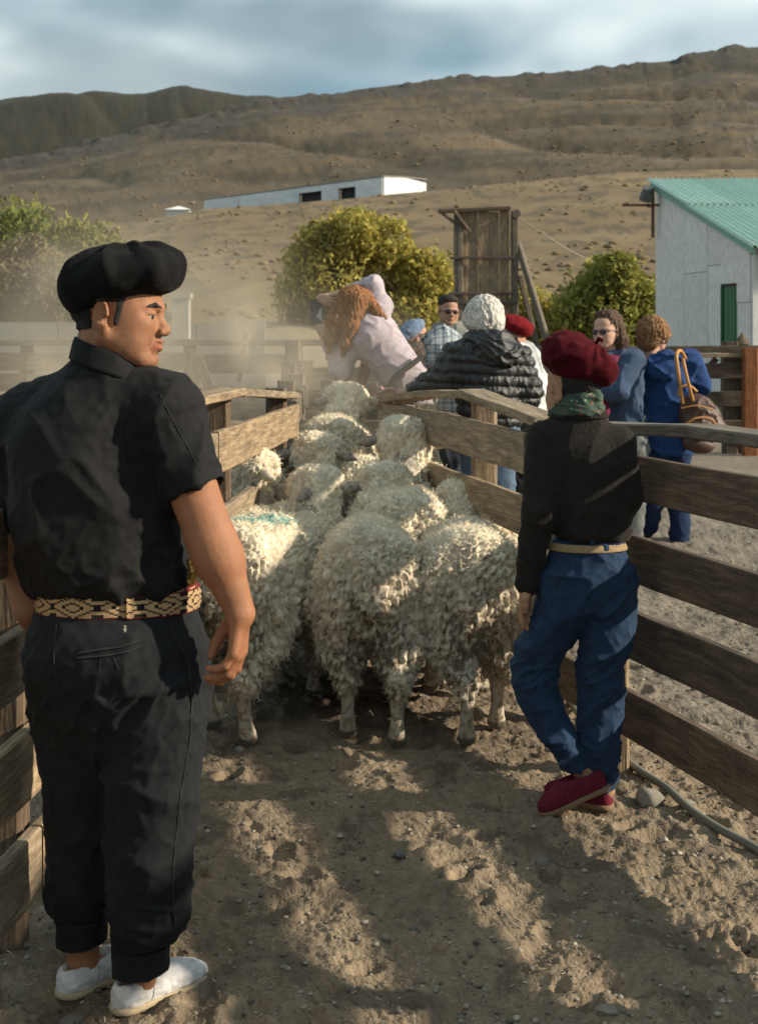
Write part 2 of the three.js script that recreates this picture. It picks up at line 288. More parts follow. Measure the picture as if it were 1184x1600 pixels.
  const m = std([1, 1, 1], { vertexColors: true, roughness: 0.97, map: scaled(soilC, 0.9), bumpMap: scaled(soilB, 0.9), bumpScale: 0.010 });
  struct('ground', g, m).userData.label = 'dusty churned soil rising to dry brown hills';
}

// ---------------------------------------------------------------- stones and gravel
function stoneGeo(seed, detail = 2) { const g = new THREE.IcosahedronGeometry(1, detail), m = mergeVertices(strip(g).deleteAttribute('normal')); m.computeVertexNormals(); displace(m, (x, y, z) => 0.32 * N3(x * 0.9 + seed * 7, y * 0.9, z * 0.9) + 0.10 * N3(x * 2.6, y * 2.6 + seed, z * 2.6)); return m; }
const stoneShapes = [1, 2, 3, 4].map((s) => stoneGeo(s)), pebbleShapes = [5, 6, 7].map((s) => stoneGeo(s, 1));
const stoneM = [[0.30, 0.27, 0.22], [0.22, 0.21, 0.18], [0.36, 0.32, 0.26], [0.16, 0.155, 0.14]].map((c) => std(c, { roughness: 0.9, bumpMap: scaled(fuzzT, 3), bumpScale: 0.003 }));
function rockAt(px, py, wpx, label, k = 0, flat = 0.6) {
  const d = F * EYE / (py - CY), x = (px - CX) / F * d, r = wpx / F * d / 2;
  const m = new THREE.Mesh(boxUV(stoneShapes[k % 4]), stoneM[k % 4]); m.name = numbered('stone'); m.scale.set(r, r * flat, r * 0.85); m.rotation.y = k * 1.3; m.position.set(x, groundH(x, d) + r * flat * 0.42, -d); m.castShadow = m.receiveShadow = true;
  tag(m, label, 'stone', 'loose stones on the soil'); scene.add(m);
}
rockAt(1015, 1254, 38, 'upright grey stone beside the hose near the red shoes', 0, 1.1);
rockAt(848, 1352, 26, 'round grey stone below the red shoes in the middle of the soil', 1, 0.8);
rockAt(113, 1594, 44, 'flat grey green stone at the bottom edge below the white shoes', 1, 0.4);
rockAt(310, 1536, 26, 'small grey stone touching the toe of the white shoe', 1, 0.5);
rockAt(602, 1462, 16, 'small pale stone on the dark soil right of centre low down', 2, 0.8);
rockAt(646, 1458, 14, 'small dark stone just right of a pale one', 3, 0.7);
rockAt(948, 1592, 34, 'pale flat chip of stone at the bottom edge right of centre', 2, 0.35);
rockAt(490, 1370, 18, 'pale flat stone in the left sunlit strip', 2, 0.5);
rockAt(375, 1173, 16, 'small stone beside the hoof of the left sheep', 2, 0.7);
rockAt(38, 1482, 18, 'grey pebble left of the white shoes', 0, 0.7);
rockAt(1074, 1262, 20, 'small grey stone beyond the hose at the fence foot', 0, 0.7);
rockAt(625, 1342, 20, 'brown clod of soil beside dark trodden droppings', 3, 0.6);
{
  const r = mulberry(77), n = 9000, spots = [];
  for (let i = 0; i < n; i++) { const d = 2.35 + r() * r() * 13, x = (r() - 0.5) * (0.62 * d) + (i % 3 === 0 ? 0.14 * d : 0); spots.push([x, d, 0.0018 + 0.0085 * Math.pow(r(), 4) + (x > 2.4 - 0.309 * d ? 0.0035 * r() : 0), r() * 6.28, r()]); }
  pebbleShapes.forEach((g, k) => {
    const mine = spots.filter((_, i) => i % 3 === k), im = new THREE.InstancedMesh(g, std([0.9, 0.9, 0.9], { roughness: 0.9 }), mine.length), c = new THREE.Color();
    mine.forEach(([x, d, s, a, t], i) => { im.setMatrixAt(i, M4([x, groundH(x, d) + s * 0.25, -d], [0, a, 0], [s, s * 0.6, s * 0.8])); const b = 0.10 + 0.32 * t * t; im.setColorAt(i, c.setRGB(b * 1.06, b * 0.94, b * 0.76)); });
    im.name = numbered('gravel'); im.userData = { kind: 'stuff', label: ['fine', 'small angular', 'rounded'][k] + ' gravel scattered over the soil' }; im.castShadow = im.receiveShadow = true; scene.add(im);
  });
  // chaff and straw bits
  const g = new THREE.BoxGeometry(1, 0.12, 0.16), im = new THREE.InstancedMesh(g, std([1, 1, 1]), 2200), c = new THREE.Color();
  for (let i = 0; i < 2200; i++) { const d = 2.35 + r() * r() * 7, x = (r() - 0.5) * 0.6 * d, s = 0.006 + 0.016 * r() * r(); im.setMatrixAt(i, M4([x, groundH(x, d) + 0.003, -d], [(r() - 0.5) * 0.3, r() * 6.28, (r() - 0.5) * 0.4], [s, s * 0.5, s])); const b = 0.16 + 0.34 * r(); im.setColorAt(i, c.setRGB(b * 1.1, b * 0.93, b * 0.62)); }
  im.name = 'straw_bits'; im.userData = { kind: 'stuff', label: 'straw bits and chaff scattered over the soil' }; scene.add(im);
}
// ---------------------------------------------------------------- timber
function grainT(seed, dark, light, saw) {
  return tex(512, 128, (u, v) => {
    const cu = Math.cos(u * TAU), su = Math.sin(u * TAU), warp = 0.35 * N3(cu * 0.8, su * 0.8 + seed, v * 2.5) + seed, g = N3(Math.cos(u * TAU) * 1.1 + seed, Math.sin(u * TAU) * 1.1, v * 24 + warp * 3.0), f = N3(Math.cos(u * TAU) * 5, Math.sin(u * TAU) * 5 + seed, v * 70);
    const t = clamp(0.5 + 0.36 * g + 0.22 * f + 0.24 * N3(cu * 0.7 + seed * 2, su * 0.7, v * 7) + 0.12 * N3(cu * 2.2 + seed, su * 2.2, v * 3) + (saw ? 0.045 * Math.sin(u * TAU * 46 + 1.2 * Math.sin(u * 19)) : 0));
    return mix3(dark, light, t);
  }, true);
}
const grainB = tex(512, 128, (u, v) => 0.5 + 0.3 * N3(Math.cos(u * TAU) * 1.1, Math.sin(u * TAU) * 1.1, v * 30) + 0.25 * N3(Math.cos(u * TAU) * 6, Math.sin(u * TAU) * 6, v * 80));
const wood = (dark, light, seed, saw = true, k = 1) => { const m = std([k, k, k], { map: scaled(grainT(seed, dark, light, saw), 0.75, 3.2), bumpMap: scaled(grainB, 0.75, 3.2), bumpScale: 0.0016, roughness: 0.88 }); return m; };
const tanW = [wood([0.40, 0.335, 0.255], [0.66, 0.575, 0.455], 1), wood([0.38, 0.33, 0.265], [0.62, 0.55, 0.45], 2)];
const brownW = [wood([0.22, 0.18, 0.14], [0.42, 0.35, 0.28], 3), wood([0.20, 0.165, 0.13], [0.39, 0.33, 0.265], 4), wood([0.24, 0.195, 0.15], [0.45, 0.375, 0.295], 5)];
const greyW = [wood([0.30, 0.275, 0.24], [0.50, 0.46, 0.40], 6, false), wood([0.26, 0.235, 0.20], [0.46, 0.42, 0.36], 7, false)];
const orangeW = wood([0.38, 0.22, 0.12], [0.58, 0.36, 0.20], 8, false);
const pick = (a, i) => a[((i % a.length) + a.length) % a.length];
// a sawn board along pts (world points along its centre line), h tall, t thick, with bevelled edges, end grain and a slight wander
function board(pts, h, t, { seed = 0, flat = false, seg = 7, wob = 0.004, flip = 0 } = {}) {
  const path = []; for (let i = 0; i < pts.length - 1; i++) for (let k = 0; k < seg; k++) path.push(V(pts[i], pts[i + 1], k / seg)); path.push(pts[pts.length - 1]);
  const b = Math.min(h, t) * 0.14, H = h / 2, T = t / 2, sec = [[-T + b, -H], [T - b, -H], [T, -H + b], [T, H - b], [T - b, H], [-T + b, H], [-T, H - b], [-T, -H + b]];
  const pos = [], uv = [], idx = []; let run = seed * 0.37; const n = sec.length;
  const rows = path.map((p, i) => {
    const a = path[Math.max(0, i - 1)], c = path[Math.min(path.length - 1, i + 1)], dir = new THREE.Vector3(c[0] - a[0], c[1] - a[1], c[2] - a[2]).normalize(), side = new THREE.Vector3(0, 1, 0).cross(dir).normalize(), up = new THREE.Vector3().crossVectors(dir, side);
    if (flat) { const q = side.clone(); side.copy(up); up.copy(q); }
    if (i) run += Math.hypot(p[0] - path[i - 1][0], p[1] - path[i - 1][1], p[2] - path[i - 1][2]);
    const w1 = wob * N2(run * 1.4, seed * 3.1), w2 = wob * N2(run * 1.1 + 9, seed * 2.3), hw = 1 + wob * 6 * N2(run * 2.2, seed + 40);
    return sec.map(([s, u]) => [p[0] + side.x * (s + w1) + up.x * (u * hw + w2), p[1] + side.y * (s + w1) + up.y * (u * hw + w2), p[2] + side.z * (s + w1) + up.z * (u * hw + w2)]).concat([run]);
  });
  for (let i = 0; i < rows.length - 1; i++) for (let k = 0; k < n; k++) { const a = rows[i][k], c = rows[i][(k + 1) % n], e = rows[i + 1][k], f = rows[i + 1][(k + 1) % n], v0 = k * 0.35 * h / 2 + seed * 0.21, v1 = v0 + Math.hypot(c[0] - a[0], c[1] - a[1], c[2] - a[2]), o = pos.length / 3; pos.push(...a, ...c, ...f, ...e); uv.push(rows[i][n], v0, rows[i][n], v1, rows[i + 1][n], v1, rows[i + 1][n], v0); idx.push(o, o + 1, o + 2, o, o + 2, o + 3); }
  for (const [r, s] of [[rows[0], 1], [rows[rows.length - 1], 0]]) { const o = pos.length / 3; for (let k = 0; k < n; k++) { pos.push(...r[k]); uv.push(sec[k][0] * 0.3 + seed, sec[k][1] * 0.3); } for (let k = 1; k < n - 1; k++) s ? idx.push(o, o + k + 1, o + k) : idx.push(o, o + k, o + k + 1); }
  const g = new THREE.BufferGeometry(); g.setAttribute('position', new THREE.Float32BufferAttribute(pos, 3)); g.setAttribute('uv', new THREE.Float32BufferAttribute(uv, 2)); g.setIndex(idx);
  const f = g.toNonIndexed(); f.computeVertexNormals(); return f;
}
const fenceAt = (line) => (d, h, off = 0) => { const [x, s] = line(d); return [x + off / Math.hypot(1, s), h, -d + off * s / Math.hypot(1, s) * 1]; };
let bs = 0;
function post(parent, x, d, top, w, mat, name = 'post', bottom = -0.1) { bs++; const g = board([[x, bottom, -d], [x + 0.001, top, -d]].map((p) => p), w, w * 0.95, { seed: bs, wob: 0.003, seg: 3 }); return part(name, g, mat, parent); }

// right side of the race: near leg, then a leg that closes in on the exit
const rightNear = (d) => 2.284 - 0.309 * d, rightFar = (d) => 0.597 - 0.268 * (d - 5.46), leftLine = (d) => -1.229 + 0.108 * d;
{
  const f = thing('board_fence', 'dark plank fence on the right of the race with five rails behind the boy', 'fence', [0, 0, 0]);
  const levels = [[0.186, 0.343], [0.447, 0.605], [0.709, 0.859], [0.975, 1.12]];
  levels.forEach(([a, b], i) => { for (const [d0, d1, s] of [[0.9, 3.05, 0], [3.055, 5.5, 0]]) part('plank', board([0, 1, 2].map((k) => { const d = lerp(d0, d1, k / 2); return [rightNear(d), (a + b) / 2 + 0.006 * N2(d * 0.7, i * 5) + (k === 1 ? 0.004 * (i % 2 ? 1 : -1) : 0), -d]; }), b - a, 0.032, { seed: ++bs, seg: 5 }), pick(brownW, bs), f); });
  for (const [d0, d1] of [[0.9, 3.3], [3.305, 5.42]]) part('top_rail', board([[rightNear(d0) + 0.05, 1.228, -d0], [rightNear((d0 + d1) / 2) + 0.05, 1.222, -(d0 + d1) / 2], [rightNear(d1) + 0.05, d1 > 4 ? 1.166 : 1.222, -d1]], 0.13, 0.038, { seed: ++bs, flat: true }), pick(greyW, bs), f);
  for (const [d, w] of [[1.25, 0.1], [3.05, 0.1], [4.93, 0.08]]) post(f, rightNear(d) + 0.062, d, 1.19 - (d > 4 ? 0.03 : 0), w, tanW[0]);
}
{
  const f = thing('board_fence', 'tan plank fence beyond the boy closing in on the race exit', 'fence', [0, 0, 0]);
  [[0.20, 0.36], [0.46, 0.61], [0.72, 0.875], [0.965, 1.125]].forEach(([a, b], i) => part('plank', board([5.53, 6.5, 7.56].map((d, k) => [rightFar(d), (a + b) / 2 + (k === 1 ? 0.01 : 0), -d]), b - a, 0.032, { seed: ++bs, seg: 5 }), pick(i > 1 ? tanW : brownW, bs), f));
  part('top_rail', board([[rightFar(5.46) + 0.06, 1.172, -5.46], [rightFar(6.28) + 0.03, 1.24, -6.28]], 0.13, 0.036, { seed: ++bs, flat: true }), tanW[1], f);
  part('top_rail', board([[rightFar(6.29) + 0.03, 1.235, -6.29], [rightFar(6.9) + 0.03, 1.205, -6.9], [rightFar(7.56) + 0.03, 1.14, -7.56]], 0.12, 0.036, { seed: ++bs, flat: true }), tanW[0], f);
  for (const [d, t] of [[5.56, 1.13], [6.28, 1.215], [7.5, 1.11]]) post(f, rightFar(d) + 0.085, d, t, 0.11, tanW[1]);
}
{
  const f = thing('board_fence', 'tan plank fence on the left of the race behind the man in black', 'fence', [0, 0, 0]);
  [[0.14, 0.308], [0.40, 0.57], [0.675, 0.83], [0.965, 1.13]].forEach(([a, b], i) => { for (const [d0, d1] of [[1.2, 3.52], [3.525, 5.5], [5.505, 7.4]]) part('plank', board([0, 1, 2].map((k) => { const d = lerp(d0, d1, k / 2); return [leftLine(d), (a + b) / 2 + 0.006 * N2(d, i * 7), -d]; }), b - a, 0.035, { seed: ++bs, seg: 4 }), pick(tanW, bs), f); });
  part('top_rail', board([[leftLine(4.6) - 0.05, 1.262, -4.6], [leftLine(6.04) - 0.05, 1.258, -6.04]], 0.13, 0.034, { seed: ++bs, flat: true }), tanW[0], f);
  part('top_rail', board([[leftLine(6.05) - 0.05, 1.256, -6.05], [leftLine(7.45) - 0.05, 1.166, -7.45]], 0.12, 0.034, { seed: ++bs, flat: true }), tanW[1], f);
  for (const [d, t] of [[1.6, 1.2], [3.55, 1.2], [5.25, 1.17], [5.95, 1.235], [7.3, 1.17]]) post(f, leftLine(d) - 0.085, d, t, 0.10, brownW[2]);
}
{ // the single-file race beyond
  const f = thing('race_fence', 'short plank fence on the left of the narrow race exit', 'fence', [0, 0, 0]);
  for (const [a, b] of [[0.2, 0.36], [0.46, 0.62], [0.74, 0.9], [0.98, 1.13]]) part('plank', board([[-0.45, (a + b) / 2, -7.5], [-0.50, (a + b) / 2, -9.6]], b - a, 0.035, { seed: ++bs }), pick(greyW, bs), f);
  for (const d of [7.62, 8.5, 9.5]) post(f, -0.55, d, 1.2, 0.11, greyW[0]);
  const r = thing('race_fence', 'short plank fence on the right of the narrow race exit under the leaning woman', 'fence', [0, 0, 0]);
  for (const [a, b] of [[0.2, 0.36], [0.46, 0.62], [0.74, 0.9], [0.96, 1.11]]) part('plank', board([[0.06, (a + b) / 2, -7.62], [0.10, (a + b) / 2, -9.6]], b - a, 0.035, { seed: ++bs }), pick(brownW, bs), r);
  for (const d of [7.75, 8.7, 9.5]) post(r, 0.17, d, 1.1, 0.11, brownW[0]);
  const g = thing('pen_gate', 'low wooden gate across the race beyond the foremost sheep', 'gate', [0, 0, 0]);
  for (const h of [0.25, 0.5, 0.75, 0.98]) part('gate_board', board([[-0.62, h, -10.4], [0.2, h + 0.01, -10.4]], 0.15, 0.035, { seed: ++bs }), pick(greyW, bs), g);
  post(g, -0.66, 10.45, 1.25, 0.11, greyW[0], 'gate_post'); post(g, -0.38, 10.48, 1.12, 0.09, greyW[1], 'gate_post'); post(g, -0.05, 10.48, 1.1, 0.09, greyW[1], 'gate_post');
}
{ // pens in the dust on the left
  const f = thing('pen_fence', 'grey plank pen fence in the dust on the far left', 'fence', [0, 0, 0]), D = 15;
  const X = (px, d = D) => (px - CX) / F * d;
  [[1.02, 1.21], [0.80, 0.99], [0.58, 0.77], [0.36, 0.55], [0.12, 0.32]].forEach(([a, b], i) => { for (const [u0, u1] of [[-260, 40], [42, 292]]) part('plank', board([[X(u0), (a + b) / 2, -D], [X(u1), (a + b) / 2 + 0.01, -D]], b - a, 0.04, { seed: ++bs, seg: 3 }), pick(greyW, bs), f); });
  part('pole_rail', board([[X(-260), 1.315, -D], [X(150), 1.325, -D], [X(560), 1.32, -D]], 0.07, 0.07, { seed: ++bs }), greyW[0], f);
  for (const u of [-150, 41, 170, 296, 462]) post(f, X(u), D + 0.08, u === 462 ? 1.35 : 1.29, 0.13, greyW[1]);
  const g = thing('pen_gate', 'grey braced pen gate beside the far plank fence', 'gate', [0, 0, 0]);
  [[1.0, 1.2], [0.5, 0.86], [0.14, 0.42]].forEach(([a, b]) => part('gate_board', board([[X(304), (a + b) / 2, -D], [X(455), (a + b) / 2, -D]], b - a, 0.035, { seed: ++bs }), pick(greyW, bs), g));
  part('brace', board([[X(308), 1.18, -D + 0.05], [X(360), 0.3, -D + 0.05]], 0.11, 0.03, { seed: ++bs }), greyW[1], g);
  part('prop', board([[X(372), 0.9, -D - 0.12], [X(384), 1.42, -D - 0.12]], 0.05, 0.05, { seed: ++bs }), greyW[1], g);
  post(g, X(304), D, 1.25, 0.11, greyW[0], 'gate_post');
  // a second line of pens further off
  const k = thing('pen_fence', 'weathered cross fence of blocks and planks behind the race exit', 'fence', [0, 0, 0]);
  for (const [a, b, u0, u1, d] of [[0.95, 1.14, 440, 640, 12.6], [0.62, 0.84, 440, 640, 12.6], [0.28, 0.5, 440, 640, 12.6]]) part('plank', board([[X(u0, d), (a + b) / 2, -d], [X(u1, d), (a + b) / 2, -d]], b - a, 0.04, { seed: ++bs, seg: 3 }), pick(greyW, bs), k);
  for (const [u, t] of [[458, 1.38], [480, 1.2], [610, 1.2]]) post(k, X(u, 12.7), 12.7, t, 0.14, greyW[0]);
  const w = thing('wall_post', 'pale concrete gate pillar in the dust behind the man', 'pillar', [0, 0, 0]);
  part('pillar_block', new THREE.BoxGeometry(0.34, 2.2, 0.34).translate(X(284, 30), 0.9, -30), std([0.40, 0.385, 0.33], { roughness: 0.95 }), w);
  part('pillar_cap', new THREE.BoxGeometry(0.42, 0.12, 0.42).translate(X(284, 30), 2.06, -30), std([0.38, 0.37, 0.32], { roughness: 0.95 }), w);
  const lw = thing('yard_wall', 'long low pale wall in the dust at the far left', 'wall', [0, 0, 0]);
  for (let i = 0; i < 6; i++) part('wall_panel', new THREE.BoxGeometry(1.48, 1.5, 0.18).translate(X(-230, 31) + i * 1.5 + 0.75, 0.75, -31), std([0.26 + 0.02 * (i % 2), 0.265, 0.235], { roughness: 0.95, bumpMap: scaled(fuzzT, 2), bumpScale: 0.01 }), lw);
}
{ // dark fence in front of the shed
  const D = 16.5, X = (px) => (px - CX) / F * D, s = F / D, Y = (py) => EYE - (py - CY) / s;
  const f = thing('yard_fence', 'dark stained plank fence in front of the white shed', 'fence', [0, 0, 0]);
  for (const [a, b] of [[541, 552], [568, 592], [612, 636], [657, 678]]) part('plank', board([[X(640), (Y(a) + Y(b)) / 2, -D], [X(900), (Y(a) + Y(b)) / 2, -D], [X(1300), (Y(a) + Y(b)) / 2 + 0.01, -D]], Y(a) - Y(b), 0.05, { seed: ++bs, seg: 3 }), brownW[bs % 2], f);
  part('pole_rail', board([[X(1040), Y(556), -D + 0.07], [X(1300), Y(553), -D + 0.07]], 0.05, 0.05, { seed: ++bs }), tanW[0], f);
  for (const [u, w] of [[700, 0.13], [870, 0.13], [1143, 0.17]]) post(f, X(u), D + 0.11, Y(534), w, brownW[1]);
  part('brace', board([[X(1098), Y(585), -D - 0.05], [X(1120), Y(560), -D - 0.05]], 0.07, 0.03, { seed: ++bs }), brownW[0], f);
  part('sawn_post', board([[X(1166), -0.1, -D + 0.14], [X(1166) + 0.001, Y(543), -D + 0.14]], 0.17, 0.12, { seed: ++bs, seg: 3 }), orangeW, f).userData.label = 'fresh orange sawn post';
  part('pointed_post', new THREE.CylinderGeometry(0.005, 0.10, 0.14, 6).translate(X(1163), Y(529), -D - 0.13), brownW[0], f);
  post(f, X(1163), D + 0.13, Y(538), 0.13, brownW[0]);
}

// ---------------------------------------------------------------- timber press frame in the yard
{
  const D = 25, s = F / D, X = (px) => (px - CX) / s, Y = (py) => EYE - (py - CY) / s;
  const t = thing('timber_tower', 'tall narrow timber tower of upright boards held by iron bands', 'tower', [0, 0, 0]);
  for (let i = 0; i < 5; i++) { const x0 = X(714 + i * 16.4), x1 = X(714 + (i + 1) * 16.4) - 0.008; part('upright_board', board([[(x0 + x1) / 2, 0, -D - 0.02 * (i % 2)], [(x0 + x1) / 2 + 0.001, Y(329 + 2 * (i % 2)), -D - 0.02 * (i % 2)]], x1 - x0, 0.045, { seed: ++bs, seg: 4 }), pick(tanW, bs), t); }
  for (const [py, a, b] of [[403, 702, 800], [459, 700, 800], [473, 720, 806]]) part('iron_band', board([[X(a), Y(py), -D + 0.10], [X(b), Y(py), -D + 0.10]], 0.05, 0.06, { seed: ++bs, wob: 0 }), std([0.07, 0.05, 0.04], { roughness: 0.7 }), t);
  part('head_beam', board([[X(684), Y(331), -D + 0.08], [X(796), Y(326), -D + 0.08]], 0.07, 0.12, { seed: ++bs }), brownW[1], t);
  for (const [a, b, w] of [[712, 332, 0.08], [718, 332, 0.09], [804, 336, 0.11], [800, 330, 0.07]]) part('upright_post', board([[X(a), 0, -D + 0.05], [X(a) + 0.001, Y(b), -D + 0.05]], w, w, { seed: ++bs }), pick(greyW, bs), t);
  part('brace', board([[X(690), Y(334), -D + 0.1], [X(714), Y(352), -D + 0.1]], 0.05, 0.05, { seed: ++bs }), brownW[0], t);
  part('brace', board([[X(708), Y(330), -D + 0.2], [X(733), Y(362), -D + 0.06]], 0.05, 0.05, { seed: ++bs }), brownW[0], t);
  part('prop_pole', board([[X(808), Y(380), -D + 0.02], [X(880), 0, -D + 0.6]], 0.11, 0.11, { seed: ++bs }), greyW[0], t);
  part('prop_pole', board([[X(812), Y(430), -D - 0.1], [X(866), 0, -D - 0.2]], 0.09, 0.09, { seed: ++bs }), greyW[1], t);
  part('pulley', new THREE.CylinderGeometry(0.075, 0.075, 0.12, 16).rotateX(Math.PI / 2).translate(X(805), Y(335), -D + 0.12), std([0.10, 0.08, 0.07]), t);
  const rope = new THREE.CatmullRomCurve3([new THREE.Vector3(X(806), Y(338), -D), new THREE.Vector3(X(850), Y(366), -D), new THREE.Vector3(X(900), Y(386), -D - 1), new THREE.Vector3(X(960), Y(405), -D - 2)]);
  part('rope', new THREE.TubeGeometry(rope, 24, 0.008, 5), std([0.34, 0.29, 0.22]), t);
}

// ---------------------------------------------------------------- white shed with a green roof
{
  const t = thing('white_shed', 'white boarded shed with pale green corrugated roof at the right edge', 'shed', [0, 0, 0]);
  const B = [5.85, -30], A = [6.28, -24], C = [13.5, -23.6], hB = 4.36, hA = 2.80;      // back corner, front corner, far right corner
  const wallM = [[0.82, 0.81, 0.77], [0.79, 0.78, 0.74], [0.84, 0.83, 0.79]].map((c) => std(c, { roughness: 0.8, map: scaled(fadeT, 0.4), bumpMap: scaled(fuzzT, 0.8), bumpScale: 0.004 }));
  const backing = std([0.05, 0.045, 0.04]);
  const dx = A[0] - B[0], dz = A[1] - B[1], L = Math.hypot(dx, dz), nx = dz / L * -1, nz = dx / L;
  const pt = (s, y, o = 0) => [B[0] + dx * s + (-Math.abs(dz / L)) * o, y, B[1] + dz * s + Math.abs(dx / L) * o];
  // dark frame behind the sheets, with the sloping top
  const prism = (poly, o0, o1) => { const g = new THREE.BufferGeometry(), p = [], ix = []; for (const o of [o0, o1]) for (const [s, y] of poly) p.push(...pt(s, y, o)); const n = poly.length; for (let k = 1; k < n - 1; k++) ix.push(0, k + 1, k, n, n + k, n + k + 1); for (let k = 0; k < n; k++) { const q = (k + 1) % n; ix.push(k, q, n + q, k, n + q, n + k); } g.setAttribute('position', new THREE.Float32BufferAttribute(p, 3)); g.setIndex(ix); const f = g.toNonIndexed(); f.computeVertexNormals(); return boxUV(f); };
  const top = (s) => lerp(hB, hA, s);
  const sheet = (s0, s1, y0, y1, o = 0.03, k = 0) => part('wall_sheet', prism([[s0, y0], [s1, y0], [s1, Math.min(y1, top(s1) - 0.02)], [s0, Math.min(y1, top(s0) - 0.02)]], -0.005, o), wallM[k % 3], t);
  part('wall_frame', prism([[0, 0], [1, 0], [1, top(1) - 0.03], [0, top(0) - 0.03]], -0.12, -0.01), backing, t);
  sheet(0, 0.335, 0, 9, 0.02, 0); sheet(0.342, 0.60, 0, 2.45, 0.024, 1); sheet(0.342, 0.60, 2.46, 9, 0.03, 2); sheet(0.603, 0.735, 0, 2.55, 0.018, 2); sheet(0.603, 0.735, 2.56, 9, 0.026, 1); sheet(0.735, 0.885, 2.20, 9, 0.022, 0); sheet(0.885, 1.0, 0, 1.85, 0.02, 1); sheet(0.885, 1.0, 1.86, 9, 0.028, 0);
  const door = part('door', prism([[0.745, 0.05], [0.875, 0.05], [0.875, 2.14], [0.745, 2.14]], -0.03, -0.008), std([0.035, 0.13, 0.055], { roughness: 0.6 }), t); door.userData.label = 'dark green wooden door';
  part('door_frame', prism([[0.737, 0.02], [0.747, 0.02], [0.747, 2.19], [0.737, 2.19]], -0.03, 0.035), std([0.03, 0.10, 0.045]), door);
  for (let i = 1; i < 4; i++) part('door_board', prism([[0.747 + i * 0.032 - 0.014, 0.1], [0.747 + i * 0.032 + 0.012, 0.1], [0.747 + i * 0.032 + 0.012, 2.1], [0.747 + i * 0.032 - 0.014, 2.1]], -0.008, 0.006), std([0.04, 0.15, 0.065], { roughness: 0.6 }), door);
  // front wall, seen edge-on at the frame's right side
  part('front_wall', new THREE.BoxGeometry(C[0] - A[0], hA - 0.02, 0.1).translate((A[0] + C[0]) / 2 + 0.03, (hA - 0.02) / 2, A[1] + 0.12), wallM[1], t);
  part('corner_trim', new THREE.BoxGeometry(0.10, hA - 0.15, 0.10).translate(A[0] + 0.02, (hA - 0.15) / 2, A[1] + 0.16), wallM[0], t);
  part('corner_post', new THREE.BoxGeometry(0.16, 0.5, 0.16).translate(A[0] + 0.16, hA - 0.30, A[1] + 0.24), std([0.03, 0.12, 0.05]), t);
  // corrugated roof, two courses of sheets
  const roofM = [[0.38, 0.58, 0.49], [0.42, 0.62, 0.53], [0.35, 0.55, 0.47]].map((c) => std(c, { roughness: 0.5, metalness: 0.05, map: scaled(fadeT, 0.6) }));
  const W = 0.86, course = (s0, s1, i, lift) => {
    const x0 = -0.14 + i * W, nu = 60, pos = [], idx = [];
    for (const under of [0, 1]) for (let k = 0; k <= nu; k++) { const x = x0 + W * 1.03 * k / nu, c = 0.028 * Math.sin(x / 0.123 * TAU) + lift - under * 0.012; for (const s of [s0, s1]) { const p = pt(s, top(s) + 0.10 + c + 0.012 * N2(i * 3.3, s * 5), 0); pos.push(p[0] + x, p[1], p[2]); } }
    const m = (nu + 1) * 2; for (let k = 0; k < nu; k++) { const a = k * 2; idx.push(a, a + 1, a + 2, a + 1, a + 3, a + 2, m + a, m + a + 2, m + a + 1, m + a + 1, m + a + 2, m + a + 3); } for (let k = 0; k < nu; k++) { const a = k * 2 + 1; idx.push(a, m + a, a + 2, a + 2, m + a, m + a + 2); }
    const g = new THREE.BufferGeometry(); g.setAttribute('position', new THREE.Float32BufferAttribute(pos, 3)); g.setIndex(idx); g.computeVertexNormals(); return boxUV(g);
  };
  for (let i = 0; i < 9; i++) { part('roof_sheet', course(0.43, 1.075, i, 0.0), roofM[i % 3], t); part('roof_sheet', course(-0.04, 0.455, i, 0.03), roofM[(i + 1) % 3], t); }
  part('barge_board', prism([[-0.03, top(-0.03) - 0.06], [1.06, top(1.06) - 0.06], [1.06, top(1.06) + 0.06], [-0.03, top(-0.03) + 0.06]], 0.06, 0.09), std([0.22, 0.42, 0.33], { roughness: 0.6 }), t);
  const l = thing('yard_lamp', 'rusty lamp bracket on the corner of the white shed', 'lamp', [0, 0, 0]);
  const y0 = EYE + (499 - 320) / F * 29.6;
  part('bracket_bar', new THREE.BoxGeometry(0.85, 0.05, 0.05).translate(5.5, y0, -29.7), std([0.13, 0.07, 0.05]), l);
  part('bracket_post', new THREE.BoxGeometry(0.06, 1.05, 0.06).translate(5.72, y0 - 0.15, -29.75), std([0.13, 0.08, 0.06]), l);
  part('lamp_housing', new THREE.CylinderGeometry(0.10, 0.17, 0.26, 14).rotateX(0.6).translate(5.58, y0 + 0.24, -29.6), std([0.12, 0.125, 0.12], { roughness: 0.5, metalness: 0.4 }), l);
}
